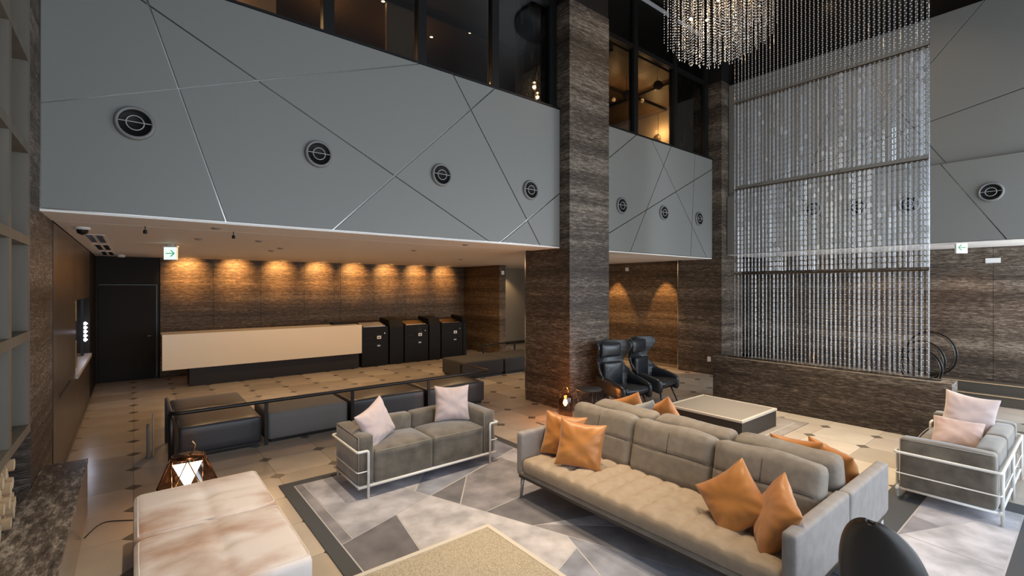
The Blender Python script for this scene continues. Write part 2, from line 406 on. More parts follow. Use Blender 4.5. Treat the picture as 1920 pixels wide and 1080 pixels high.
fascia('wall_right_upper', lambda y, z, t: (11.10-t, y, z), [(-1.9, 4.25), (5.55, 4.25), (5.55, 6.9), (-1.9, 6.9)],
       [((1.885, 6.09), (1.27, 6.81)), ((1.885, 5.05), (.75, 5.28)), ((1.885, 4.6), (1.70, 4.29)), ((3.9, 4.3), (3.0, 6.9))],
       (11.10, 11.3, -1.9, 5.548, 4.251, 6.9))
# dark beads along the top and bottom edge of the bands
struct(MB().bb(-.64, 5.70, FY-.006, FY+.03, 5.142, 5.165).build('trim_1', MT['black_metal']))
struct(MB().bb(6.72, 10.774, FY-.006, FY+.03, 5.142, 5.165).build('trim_2', MT['black_metal']))

# ---- pillars
def pillar(name, x0, label):
    r = base(name, (x0+.5, 6.1, 0)); e = (-(x0+.5), -6.1, 0)
    MB().bb(x0, x0+1.01, 5.56, 6.70, 0, 6.95).build('stone_cladding', MT['stone'], r, e)
    MB().bb(x0+.01, x0+1.0, 5.57, 6.69, 6.955, 8.2).build('dark_cladding', MT['dk_panel'], r, e)
    MB().bb(x0-.004, x0+.004, 6.695, 6.712, 0, 2.78).build('metal_edge_strip', MT['chrome'], r, e)
    return r
pillar('wall_pillar_near', 5.70, ''); pillar('wall_pillar_far', 10.776, '')

MT['stone_amber_lit'] = travertine('amber_lit_travertine', (.020, .013, .008), (.098, .063, .038), (.36, .26, .165))  # same dark stone, its colour warmed to imitate amber lobby light
# ---- lobby under the gallery
ce = struct(MB().bb(-.64, 11.3, 5.80, 6.54, 2.765, 2.785).build('ceiling_edge', MT['ceil']))
ce2 = struct(MB().bb(-.64, 12.2, 6.66, 13.9, 2.775, 2.80).build('ceiling_lobby', MT['ceil']))
struct(MB().bb(-.64, 11.3, 6.53, 6.67, 2.801, 2.85).build('trim_3', MT['black_metal']))
struct(MB().bb(-.64, 12.2, 5.82, 13.9, 2.86, 5.10).bb(-.64, 12.2, 6.0, 13.9, 5.10, 5.12).build('ceiling_slab', MT['dk_panel']))
rb = base('wall_reception', (4.6, 13.6, 0))
edges = [.48, 1.529, 2.574, 3.634, 4.617, 5.598, 6.637, 7.677, 8.81]
for a, b in zip(edges[:-1], edges[1:]):
    MB().bb(a+.003, b-.003, 0, .04, .002, 2.774).build('stone_panel', MT['stone_amber_lit'], rb, (-4.6, 0, 0))
MB().bb(.48, 8.81, .05, .2, 0, 2.774).build('backing', MT['dk_panel'], rb, (-4.6, 0, 0))
struct(MB().bb(8.81, 9.05, 11.6, 13.6, 0, 2.774).build('wall_block', MT['stone_amber_lit']))
struct(MB().bb(9.05, 12.2, 13.65, 13.85, 0, 2.774).bb(9.05, 9.1, 13.2, 13.65, 0, 2.774).build('wall_passage', MT['beige']))
struct(MB().bb(9.06, 12.2, 13.60, 13.648, 0, .09).build('baseboard_passage', MT['black_metal']))
rs = base('wall_stone_right', (10.95, 8, 0))
for a, b in ((6.71, 7.75), (7.75, 8.8), (8.8, 9.85), (9.85, 10.9)):
    MB().bb(0, .12, a-8+.003, b-8-.003, .09, 2.774).build('stone_panel', MT['stone_amber_lit'], rs)
MB().bb(-.012, .12, -1.29, 2.9, 0, .085).build('skirting', mat('stone_skirting', (.25, .2, .15), .3), rs)
MB().bb(.13, .3, -1.29, 2.9, 0, 2.774).build('backing', MT['dk_panel'], rs)
struct(MB().bb(-2.0, 13.5, 14.0, 14.2, -.2, 8.4).build('light_block_back', MT['dk_panel']))  # unseen outer shell, added to stop sky light leaking through wall gaps
struct(MB().bb(-2.1, -1.9, -2.0, 14.2, -.2, 8.4).build('light_block_left', MT['dk_panel']))
struct(MB().bb(-1.4, .478, 13.78, 13.9, 0, 2.79).build('light_block_service', MT['dk_panel']))  # added backing, blocks sky light leaking in around the door
struct(MB().bb(13.3, 13.5, 5.9, 14.2, -.2, 8.4).build('light_block_right', MT['dk_panel']))
# dark wall, door and stone at the back left
dw = base('wall_service', (0, 13.6, 0))
MB().bb(-.64, .475, .02, .2, 2.17, 2.774).bb(-.64, -.60, .02, .2, 0, 2.17).bb(.44, .475, .02, .2, 0, 2.17).build('wall_panel', MT['dk_panel'], dw)
dr = struct(MB().bb(-.595, .435, 13.66, 13.70, .01, 2.16).build('door_1', MT['dk_panel']))
MB().bb(-.595, .435, 13.64, 13.659, 2.135, 2.16).bb(.405, .435, 13.64, 13.659, .01, 2.13).build('door_frame', MT['black_metal'], dr)
MB().tube([(.33, 13.66, .98), (.33, 13.60, .98), (.20, 13.60, .98)], .009).build('door_handle', MT['chrome'], dr)
# left wall
XL = -.64
struct(MB().bb(-1.7, XL, 5.79, 6.638, 0, 2.786).bb(-1.7, XL, 5.34, 6.0, 2.786, 8.2).bb(-1.7, XL, 5.34, 5.79, 0, 2.786).build('wall_left_stone', MT['stone']))
struct(MB().bb(XL-.002, XL+.006, 6.64, 6.66, 0, 2.76).build('trim_4', MT['black_metal']))
lw = base('wall_left', (XL, 9, 0))
MB().bb(-.2, 0, 6.662-9, 9.05-9, 0, 2.76).build('veneer_panel', MT['brown_panel'], lw)
MB().bb(-.2, 0, .053, 2.865, 0, .805).bb(-.2, 0, .053, 2.865, 1.91, 2.76).build('veneer_panel', MT['brown_panel'], lw)
MB().bb(-.55, .0, 2.868, 4.6, 0, 2.76).build('dark_panel', MT['dk_panel'], lw)
MB().bb(-.6, -.45, .053, 2.865, .80, 1.92).build('niche_back', MT['dk_panel'], lw)
MB().bb(-.45, .03, .053, 2.865, .80, .86).build('niche_sill', mat('pale_sill', (.42, .36, .32), .4), lw)
MB().bb(-.45, -.02, .053, 2.865, 1.90, 1.94).build('niche_head', MT['brown_panel'], lw)
MB().bb(-.005, .012, 7.163-9, 8.271-9, .875, .905).build('recessed_pull', MT['black_metal'], lw)
nd = thing('light_column', 'row of five white led points glowing in the wall niche beside the door', 'light', (-.72, 11.5, .86))
MB().bb(-.02, .02, -.06, .06, 0, 1.03).build('mount', MT['black_metal'], nd)
for k in range(5): MB().lathe([(.0, .034), (.034, 0), (0, -.034)], (.04, 0, .285+k*.073), 10).build('led_point', MT['e_white'], nd)
point('led_glow', (-.62, 11.45, 1.3), 1.2, (.7, .75, 1), .03)
gn = thing('niche_bar', 'thin gilded upright bar standing in the dark wall niche', 'decoration', (-.70, 9.9, .86))
MB().bb(-.02, .02, -.10, .0, 0, .42).build('bar', MT['gold'], gn)
MB().bb(-.02, .02, -.10, .0, .72, 1.03).build('bar', MT['gold'], gn)
MB().bb(-.01, .01, -.07, -.03, .42, .72).build('rod', MT['black_metal'], gn)

# ---- shelf wall over the hearth
sh = thing('wall_shelving', 'tall taupe grid of open square shelves built over the raised hearth', 'shelf', (XL, 4.2, 0))
zs = [.99, 1.72, 2.462, 3.18, 3.90, 4.62, 5.34, 6.06]; ys = [.76, 1.49, 2.22, 2.95, 3.68, 4.555, 5.285]
for z in zs: MB().bb(-.42, 0, ys[0]-4.2, 5.33-4.2, z-.035, z+.035).build('shelf_board', MT['shelf'], sh)
for y in ys:
    for a, b in zip(zs[:-1], zs[1:]):
        MB().bb(-.42, -.002, y-4.2-.045, y-4.2+.045, a+.036, b-.036).build('divider', MT['shelf'], sh)
MB().bb(-.45, -.42, ys[0]-4.2, 5.33-4.2, .96, 6.1).build('back_panel', MT['shelf'], sh)
# hearth
hh = thing('raised_hearth', 'raised brown travertine hearth slab with polished front under the shelving', 'hearth', (-.33, 4.2, 0))
MB().bb(-1.08, 0, -3.6, 1.13, .465, .50).bb(-.306, 0, 1.13, 1.712, .465, .50).build('slab', MT['hearth'], hh)
MB().bb(-1.08, -.004, -3.6, 1.13, 0, .465).bb(-.306, -.004, 1.13, 1.708, 0, .465).build('front', MT['polish'], hh)
struct(MB().bb(-1.7, -1.42, .5, 5.34, 0, 8.2).build('wall_left_fireplace', MT['stone']))
ra = random.Random(3); n = 0
rows = 9
for j in range(rows):
    for i in range(15-j % 2):
        y = 4.78-.049*(j % 2)-.1*i-.0*j; z = .503+.045+j*.052*1.0
        if j*.052 > .40: continue
        if y < 3.3: continue
        if j >= 4 and i < (j-3): continue
        r = .044*ra.uniform(.93, 1.0); x1 = -.66+ra.uniform(-.015, .04)-(.03 if i == 0 else 0)
        z = .503+.046+j*.082
        if z > .90: continue
        o = MB().tube([(x1-.42, 0, 0), (x1, 0, 0)], r, 9).lathe([(0, .001), (r*.93, .001)], (0, 0, 0), 9, Matrix.Translation((x1, 0, 0)) @ Matrix.Rotation(PI/2, 4, 'Y'), 1).build('log', [MT['log'], MT['logend']], None, (0, y, z))
        tag(o, 'split firewood log in the stack on the stone hearth', 'log', 'stacked logs on the hearth')

# ---- right side under the band
struct(MB().bb(11.02, 13.4, -1.9, 5.55, 2.85, 2.88).build('ceiling_right', MT['ceil']))
rw = base('wall_right', (12.55, 2, 0))
for k in range(10):
    MB().bb(0, .05, -3.9+k*1.05+.003, -2.85+k*1.05-.003, .345, 2.84).build('stone_panel', MT['stone'], rw)
MB().bb(.06, .3, -3.9, 6.6, 0, 2.84).build('backing', MT['dk_panel'], rw)
pl = struct(MB().bb(11.85, 12.55, -1.9, 5.5, .002, .17).bb(12.1, 12.55, -1.9, 5.5, .17, .34).build('trim_5', mat('step_stone', (.085, .075, .062), .35)))
struct(MB().bb(11.84, 11.87, -1.9, 5.5, .172, .182).bb(12.09, 12.12, -1.9, 5.5, .342, .352).build('trim_6', mat('step_nosing', (.62, .45, .26), .4)))
for y in (0.2, 1.6, 3.0): spot('wall_washer', (11.6, y, 2.8), (12.5, y, .6), 22, 100, .8, AMB, .03)

# ---- atrium ceiling and closing walls
struct(MB().bb(-1.7, 13.5, -2.1, 6.0, 8.2, 8.4).build('ceiling', MT['ceil_dark']))
struct(MB().bb(11.3, 11.5, -1.9, 5.9, 6.92, 8.2).build('wall_right_bulkhead', MT['ceil_dark']))
struct(MB().bb(-1.7, -1.5, -2.1, .5, 0, 8.2).build('wall_left_near', MT['fascia']))
struct(MB().bb(13.45, 13.6, -2.1, 6.0, 0, 8.2).build('wall_far_right', MT['dk_panel']))
# gallery behind the glass
struct(MB().bb(-.64, 11.5, 6.1, 13.9, 6.95, 7.0).build('ceiling_gallery', MT['gall_ceil']))
struct(MB().bb(11.45, 11.6, 5.95, 13.9, 5.12, 8.2).build('wall_gallery_end', MT['cream']))
struct(MB().bb(-.64, 11.45, 11.5, 11.6, 5.12, 6.95).build('wall_gallery_back', MT['gall_ceil']))
struct(MB().bb(-.64, 11.5, 6.1, 6.2, 7.0, 8.2).build('wall_gallery_bulkhead', MT['ceil_dark']))
gb = thing('ceiling_beams', 'dark track rails crossing the brown ceiling behind the upstairs glass', 'rail', (9, 8, 6.94))
for x in (7.6, 9.9): MB().bb(x-9-.03, x-9+.03, -1.8, 3.2, -.05, 0).build('track', MT['black_metal'], gb)
for y in (7.4, 9.2): MB().bb(-8.5, 2.3, y-8-.03, y-8+.03, -.055, -.002).build('track', MT['black_metal'], gb)
gr = base('window_1', (5, 5.9, 5.14))
for x in (.60, 1.857, 3.123, 4.386, 5.62, 7.93, 9.36, 10.66):
    wd = .13 if x < 5.4 or 7 < x < 9.5 else .16
    MB().bb(x-5-wd/2, x-5+wd/2, -.03, .10, .025, 3.06).build('mullion', MT['black_metal'], gr)
xs = [-.64, .60, 1.857, 3.123, 4.386, 5.62, 7.93, 9.36, 10.66]
for a, b in zip(xs[:-1], xs[1:]):
    if a == 5.62: a = 6.80
    MB().bb(a-5+.07, b-5-.07, .02, .03, .03, 1.77).build('pane', MT['glass'], gr)
    MB().bb(a-5+.07, b-5-.07, .02, .03, 1.86, 3.05).build('pane', MT['glass'], gr)
    MB().bb(a-5+.07, b-5-.07, -.02, .08, 1.77, 1.86).build('transom', MT['black_metal'], gr)
struct(MB().bb(4.95, 5.70, 6.02, 6.08, 5.13, 6.95).build('wall_marble_near', MT['marble']))
struct(MB().bb(9.45, 10.62, 6.02, 6.08, 5.13, 6.95).build('wall_marble_far', MT['marble']))
for k, (x, y, sx, sz, zz) in enumerate(((1.4, 8.6, .9, .5, 6.2), (2.7, 9.4, 1.2, .35, 6.3), (3.6, 7.6, .5, .7, 6.1))):
    o = MB().bb(-sx/2, sx/2, -.03, .03, 0, 6.949-zz).bb(-sx/2, sx/2, -.03, .3, -.04, 0).build('hanging_panel', MT['cream' if k != 1 else 'gall_ceil'], None, (x, y, zz))
    tag(o, ('cream angular panel hung near the left of the upstairs lounge', 'brown wide panel hung in the middle of the upstairs lounge', 'tall cream panel hung upstairs beside the black marble')[k], 'panel')

# ---- street side, behind the camera
wf = base('window_2', (5, -1.55, 0))
for x in (-1.4, 1.0, 3.4, 5.8, 8.2, 10.6, 13.2): MB().bb(x-5-.05, x-5+.05, -.08, .08, 0, 8.2).build('mullion', MT['black_metal'], wf)
for z in (.05, 3.2, 6.2): MB().bb(-6.5, 8.4, -.05, .05, z-.05, z+.05).build('transom', MT['black_metal'], wf)

# ============================================================ fittings
MT['vent_wire'] = mat('vent_wire', (.42, .42, .41), .3)
# round jet nozzles
v0 = thing('air_vent', 'largest round black air nozzle, leftmost on the grey gallery fascia', 'vent', (.012, FY, 3.665), 0, 'round air nozzles')
RX = Matrix.Rotation(PI/2, 4, 'X')
MB().lathe([(.168, 0), (.174, .014), (.166, .040), (.150, .046), (.138, .040), (.134, .004)], n=36, M=RX).build('bezel', mat('grey_vent_ring', (.20, .20, .195), .4), v0)
MB().lathe([(.136, .032), (.115, .012), (.0, .006)], n=36, M=RX).build('bowl', MT['kiosk'], v0)
MB().lathe([(.074, .028), (.080, .034), (.074, .040), (.068, .034), (.074, .028)], n=32, M=RX).build('ring', MT['vent_wire'], v0)
MB().bb(-.134, .134, -.038, -.030, .004, .011).build('crossbar', MT['vent_wire'], v0)
v0.scale = (.92, .92, .92)
for x, lb in ((1.708, 'second round air nozzle from the left on the grey fascia'), (3.370, 'third round air nozzle from the left on the grey fascia'),
              (5.024, 'round air nozzle on the grey fascia just left of the near stone pillar'), (7.357, 'round air nozzle on the far fascia just right of the near pillar'),
              (8.764, 'middle round air nozzle of the three between the stone pillars'), (10.166, 'smallest round air nozzle, next to the far stone pillar')):
    dup(v0, (x, FY, 3.67), 0, lb)
for y, z, lb in ((1.12, 3.66, 'round air nozzle on the right wall band, clear of the bead curtain'), (2.166, 3.60, 'round air nozzle seen through the right part of the bead curtain'),
              (2.934, 3.65, 'round air nozzle seen through the middle of the bead curtain'), (3.719, 3.72, 'round air nozzle seen through the left part of the bead curtain')):
    dup(v0, (11.0, y, z), -PI/2, lb)
# exit signs
def exit_sign(loc, rz, label, flip):
    t = thing('exit_sign', label, 'sign', loc, rz)
    MB().bb(-.03, .03, -.02, .02, -.03, 0).bb(-.11, .11, -.03, .03, -.05, -.03).build('mount', MT['white'], t)
    MB().bb(-.10, .10, -.015, .015, -.25, -.05).build('case', MT['white'], t)
    MB().bb(-.096, .096, -.019, -.0155, -.246, -.054).build('face', MT['e_sign'], t)
    s = -1 if flip else 1; m = MB()
    m.bb(-.065, .065, -.023, -.020, -.156, -.144)
    for e in (-1, 1):
        M = Matrix.Translation((s*.066, 0, -.15)) @ Matrix.Rotation(e*s*math.radians(42), 4, 'Y')
        m.box((-s*.035, -.0215, 0), (.075, .003, .013), M)
    m.build('arrow', MT['e_green'], t)
exit_sign((.457, 9.12, 2.775), math.radians(-38), 'lit exit sign with green arrow pointing right above the lobby', False)
exit_sign((11.15, 1.50, 2.93), math.radians(-38), 'lit exit sign with green arrow pointing left beside the bead curtain', True)
# ceiling fittings
for y0, y1, lb in ((8.1, 9.4, 'long slotted air grille in the lobby ceiling nearest the stone wall edge'), (9.9, 11.2, 'middle slotted air grille in the lobby ceiling'), (11.8, 13.0, 'farthest slotted air grille in the lobby ceiling by the door')):
    t = thing('ceiling_grille', lb, 'grille', (-.40, (y0+y1)/2, 2.775), 0, 'slot grilles in the lobby ceiling'); h = (y1-y0)/2
    MB().bb(-.11, .11, -h, h, -.006, 0).build('frame', MT['ceil'], t)
    for x in (-.05, .05): MB().bb(x-.032, x+.032, -h+.03, h-.03, -.010, -.0062).build('slot', MT['black_metal'], t)
cm = thing('ceiling_camera', 'small dark dome camera on the lobby ceiling beside the left wall', 'camera', (-.45, 7.2, 2.775))
MB().lathe([(.07, 0), (.075, -.02), (.05, -.03)], n=16).build('mount', MT['white'], cm); MB().lathe([(.055, -.03), (.045, -.07), (0, -.09)], n=16).build('dome', MT['black_metal'], cm)
for k in range(8):
    t = thing('wall_downlight', ('small recessed downlight grazing the reception stone wall, number %d from the door' % (k+1)).replace('number 1 from', 'nearest').replace('nearest the', 'nearest to the'), 'light', (1.0+k, 13.36, 2.775), 0, 'downlights along the reception wall')
    t['label'] = ('tiny ceiling downlight grazing the reception stone wall, ' + ['nearest to the dark door', 'second from the dark door', 'third from the dark door', 'fourth from the dark door', 'fifth from the dark door', 'third from the stone corner', 'second from the stone corner', 'nearest to the stone corner'][k])
    MB().lathe([(.035, 0), (.035, -.012), (.022, -.012)], n=12).build('rim', MT['black_metal'], t)
    MB().lathe([(.022, -.008), (0, -.008)], n=12).build('lens', MT['e_warm'], t)
for k, (x, y, lb) in enumerate(((.727, 6.24, 'small dark ceiling sensor on the outer soffit strip above the left benches'), (4.06, 6.23, 'small dark ceiling sensor on the soffit strip near the stone pillar'), (.709, 7.89, 'little round sprinkler cover nearest the exit sign'),
                                (1.429, 7.70, 'little round ceiling cover right of the exit sign'), (1.99, 8.92, 'round ceiling cover above the reception floor left part'), (1.99, 9.62, 'round ceiling cover behind its twin above the reception floor'),
                                (4.02, 7.89, 'round ceiling cover midway along the lobby ceiling'), (6.19, 9.71, 'ceiling sensor nearest the payment machines'))):
    o = MB().lathe([(.05, 0), (.045, -.012), (.02, -.02), (0, -.02)], n=14).build('ceiling_sensor', mat('sensor', (.28, .23, .19), .5), None, (x, y, 2.765 if y < 6.6 else 2.775)); tag(o, lb, 'sensor')
o = MB().lathe([(.07, 0), (.07, -.04), (.05, -.05), (0, -.05)], n=16).build('smoke_detector', MT['white'], None, (-.2, 12.9, 2.775)); tag(o, 'white round smoke detector on the ceiling above the dark door', 'detector')
for k, x in enumerate((.10, .95)):
    o = MB().bb(-.006, .006, -.006, .006, -.07, 0).lathe([(0, -.07), (.018, -.075), (.018, -.11), (0, -.115)], n=10).build('track_head', MT['black_metal'], None, (x, 6.6, 2.80)); tag(o, ('small black track head on the ceiling slot nearest the left wall', 'small black track head on the ceiling slot left of the exit sign')[k], 'light')
o = MB().bb(-.012, 0, -.04, .04, 0, .12).build('wall_socket', MT['white'], None, (10.776, 5.87, .31)); tag(o, 'white socket plate low on the far stone pillar', 'socket')
o = MB().bb(-.02, 0, -.05, .05, 0, .10).build('wall_sensor', MT['white'], None, (10.95, 8.41, 2.55)); tag(o, 'small white box high on the stone wall right of the near pillar', 'sensor')
o = MB().bb(-.05, .05, -.02, 0, 0, .12).build('wall_sensor', MT['white'], None, (8.93, 11.6, 2.48)); tag(o, 'small white box high on the stone block by the passage', 'sensor')
o = MB().bb(-.03, 0, -.10, .10, 0, .09).build('wall_speaker', MT['white'], None, (12.55, 1.25, 2.55)); tag(o, 'small pale box high on the right stone wall under the soffit', 'speaker')

# ---- reception counter
rc = thing('reception_counter', 'long reception counter with a floating cream front panel on a dark plinth', 'counter', (2.5, 12.2, 0))
MB().bb(-2.05, 2.05, -.40, -.36, .41, 1.13).build('front_panel', MT['counter'], rc)
MB().bb(-2.05, 2.05, -.358, .35, 1.09, 1.13).build('counter_top', MT['counter'], rc)
MB().bb(-1.58, 2.05, -.20, .30, 0, 1.088).build('plinth', mat('dark_plinth', (.028, .022, .019), .5, spec=.3), rc)
lt = tag(MB().bb(3.95, 4.5, 12.2, 12.45, 1.131, 1.19).build('black_tray', MT['kiosk']), 'low black tray at the right end of the reception counter', 'tray')
# ---- payment machines and dividers
def kiosk(x, label, top):
    t = thing('check_in_kiosk', label, 'kiosk', (x, 12.0, 0), 0, 'check in machines')
    MB().add([(-.36, 0, 0), (.36, 0, 0), (.36, .62, 0), (-.36, .62, 0), (-.36, 0, 1.03), (.36, 0, 1.03), (.36, .62, 1.16), (-.36, .62, 1.16)],
             [(3, 2, 1, 0), (4, 5, 6, 7), (0, 1, 5, 4), (1, 2, 6, 5), (2, 3, 7, 6), (3, 0, 4, 7)]).build('cabinet', MT['kiosk'], t)
    MB().add([(-.30, .05, 1.045), (.30, .05, 1.045), (.30, .45, 1.129), (-.30, .45, 1.129), (-.30, .05, 1.055), (.30, .05, 1.055), (.30, .45, 1.139), (-.30, .45, 1.139)],
             [(3, 2, 1, 0), (4, 5, 6, 7), (0, 1, 5, 4), (1, 2, 6, 5), (2, 3, 7, 6), (3, 0, 4, 7)]).build('screen', top, t)
    MB().bb(.05, .16, -.008, -.001, .72, .80).build('card_slot', MT['white'], t)
    MB().bb(.08, .13, -.012, -.0085, .745, .77).build('slot_mouth', MT['kiosk'], t)
    MB().bb(.05, .14, -.008, -.001, .52, .56).build('receipt_slot', MT['silver'], t)
    MB().bb(.05, .16, -.006, -.001, .83, .95).build('keypad', MT['screen'], t)
    MB().lathe([(.022, 0), (.022, .02), (0, .02)], n=12, M=Matrix.Translation((.26, 0, .86)) @ RX).build('coin_slot', MT['chrome'], t)
    MB().bb(-.30, .32, -.004, -.001, .60, .604).bb(-.26, -.08, -.006, -.001, .75, .76).build('door_joint', MT['black_metal'], t)
    return t
kiosk(4.99, 'check in machine with a pale silver top, next to the cream counter', MT['silver'])
kiosk(6.20, 'middle check in machine with an amber lit top', MT['gold'])  # brass colour stands in for amber light on the top
kiosk(7.36, 'check in machine farthest from the counter, beside the stone wall', MT['gold'])
for x0, x1, lb in ((5.40, 5.80, 'black divider between the silver topped and the middle machine'), (6.60, 6.96, 'black divider between the middle and the farthest machine'), (7.74, 7.86, 'narrow black end panel right of the farthest machine')):
    o = MB().bb(x0+.003, x1-.003, 12.0, 12.7, 0, 1.0).add([(x0+.003, 12.0, 1.0), (x1-.003, 12.0, 1.0), (x1-.003, 12.7, 1.0), (x0+.003, 12.7, 1.0), (x0+.003, 12.08, 1.2), (x1-.003, 12.08, 1.2), (x1-.003, 12.7, 1.24), (x0+.003, 12.7, 1.24)],
             [(4, 5, 6, 7), (0, 1, 5, 4), (1, 2, 6, 5), (2, 3, 7, 6), (3, 0, 4, 7)]).build('divider', MT['kiosk']); tag(o, lb, 'divider')

# ---- benches
def bench(x0, x1, y0, y1, label, m, h=.40, puff=.02):
    t = thing('bench', label, 'bench', ((x0+x1)/2, (y0+y1)/2, 0), 0, 'upholstered benches')
    MB().bb(-(x1-x0)/2+.05, (x1-x0)/2-.05, -(y1-y0)/2+.05, (y1-y0)/2-.05, 0, .04).build('plinth', MT['black_metal'], t)
    MB().rbox((0, 0, .04+(h-.04)/2), (x1-x0-.01, y1-y0-.01, h-.04), .04, (0, 0, puff)).build('seat', m, t)
    return t
bench(.42, 1.34, 6.97, 7.93, 'charcoal leather bench at the left end of the rail, nearest the lantern', MT['bench'], h=.385, puff=.018)
bench(.42, 1.34, 7.95, 8.85, 'charcoal leather bench behind the one at the left end of the rail', MT['bench'], h=.385, puff=.018)
bench(1.40, 2.49, 6.97, 7.93, 'mid grey fabric bench, second along the rail', MT['bench_grey'], puff=0)
bench(2.53, 3.76, 6.97, 7.93, 'charcoal leather bench behind the velvet settee left half', MT['bench'])
bench(3.80, 4.97, 6.97, 7.93, 'charcoal leather bench at the right end of the front rail', MT['bench'])
bench(5.79, 6.93, 8.93, 9.93, 'dark grey bench left of the pair near the pillar', MT['bench_dark'])
bench(6.95, 8.30, 8.93, 9.93, 'dark grey bench half hidden behind the near pillar', MT['bench_dark'])
def rounded(pts, r=.08, k=4):
    out = [Vector(pts[0])]
    for a, b, c in zip(pts[:-2], pts[1:-1], pts[2:]):
        a, b, c = Vector(a), Vector(b), Vector(c); p = b+(a-b).normalized()*r; q = b+(c-b).normalized()*r
        for i in range(k+1):
            t = i/k; out.append(p.lerp(b, t).lerp(b.lerp(q, t), t))
    out.append(Vector(pts[-1])); return out
br = thing('bench_rail', 'long black handrail on posts running along the front row of benches', 'rail', (2.7, 6.93, 0))
MB().tube(rounded([(-2.35, .98, .58), (-2.35, 0, .58), (2.34, 0, .58), (2.34, .98, .58)], .10), .024, 10).build('handrail', MT['black_metal'], br)
for x, y in ((-2.35, .96), (-1.325, 0), (-.17, 0), (1.10, 0), (2.34, .96)): MB().bb(x-.022, x+.022, y-.012, y+.012, 0, .565).build('post', MT['black_metal'], br)
MB().tube(rounded([(-2.35, .10, .56), (-2.35, .02, .40), (-2.35, .03, .02)], .1), .03, 8).build('end_post', MT['black_metal'], br)
b2 = thing('bench_rail', 'short black handrail behind the dark bench beside the pillar', 'rail', (8.0, 9.98, 0))
MB().tube(rounded([(-.9, .5, .60), (-.9, 0, .60), (1.2, 0, .60)], .08), .022, 10).build('handrail', MT['black_metal'], b2)
for x in (-.9, .1, 1.1): MB().bb(x-.02, x+.02, -.012+(.06 if x < -.8 else 0), .012+(.06 if x < -.8 else 0), 0, .585).build('post', MT['black_metal'], b2)
vp = thing('rail_footplate', 'tall rounded metal plate standing at the left end of the bench rail', 'post', (.14, 7.35, 0))
MB().rbox((0, 0, .2), (.03, .16, .40), .015).build('plate', MT['bench_grey'], vp)
MB().rbox((.05, 0, .27), (.02, .07, .54), .01).build('edge', mat('beige_strip', (.4, .33, .25), .5), vp)

# ============================================================ rugs
def rug(name, label, x0, x1, y0, y1, lines, mats, bord, line, bw=.12):
    cx, cy = (x0+x1)/2, (y0+y1)/2
    t = thing(name, label, 'rug', (cx, cy, 0), 0)
    R = lambda a: [(x0-cx+a, y0-cy+a), (x1-cx-a, y0-cy+a), (x1-cx-a, y1-cy-a), (x0-cx+a, y1-cy-a)]
    MB().prism(R(0), .001, .010).build('border', bord, t)
    MB().prism(R(bw), .010, .0105).build('piping', line, t)
    polys = [R(bw+.006)]
    for p, q in lines: polys = split_polys(polys, (p[0]-cx, p[1]-cy), (q[0]-cx, q[1]-cy), True)
    for k, P in enumerate(polys):
        Q = inset(P, .006)
        if parea(Q) > .002: MB().prism(Q, .0105, .0125).build('carpet_patch', mats[(k*3+k//4) % len(mats)], t)
    return t
rug('area_rug', 'grey lilac rug of angular patches under the velvet settee and low table', 1.19, 3.98, -.6, 5.41,
    [((1.30, 3.838), (1.882, 4.042)), ((1.882, 4.042), (2.293, 4.19)), ((2.146, 4.647), (2.40, 3.98)), ((2.45, 3.85), (2.729, 3.102)), ((1.882, 4.042), (1.789, 3.455)),
     ((3.007, 4.551), (2.549, 3.972)), ((2.549, 3.572), (3.363, 3.653)), ((2.98, 3.186), (2.672, 2.358)), ((2.729, 3.102), (2.953, 3.019)), ((2.763, 2.624), (2.477, 2.515)),
     ((1.40, 5.2), (1.415, 4.2)), ((2.9, 5.2), (2.5, 4.7)), ((3.4, 5.2), (3.7, 3.4)), ((3.0, 2.9), (3.76, 2.2)), ((2.3, 1.4), (3.7, 1.8)), ((2.6, 1.2), (3.0, 0.1))],
    RUG, MT['rugborder'], MT['rugline'])
rug('area_rug', 'pale blue grey patchwork rug at the right, under the velvet settee turned away', 3.99, 6.64, .15, 1.36,
    [((4.965, 1.093), (5.843, .699)), ((5.843, .699), (6.4, .5)), ((5.05, .9), (5.0, .5)), ((5.6, 1.2), (5.5, .9))], [RUG[1], RUG[3], RUG[1], RUG[4]], MT['rugborder'], MT['rugline'], .28)
rug('area_rug', 'brown grey rug under the wing chairs and the dark low table', 4.86, 8.10, 2.80, 5.46,
    [((5.4, 5.4), (6.6, 3.0)), ((6.2, 4.6), (7.9, 5.2)), ((6.6, 3.2), (8.0, 4.0))], [MT['rug_c'], RUG[1], RUG[4]], MT['rugborder'] if False else MT['rug_c'], MT['rugline'], .14)

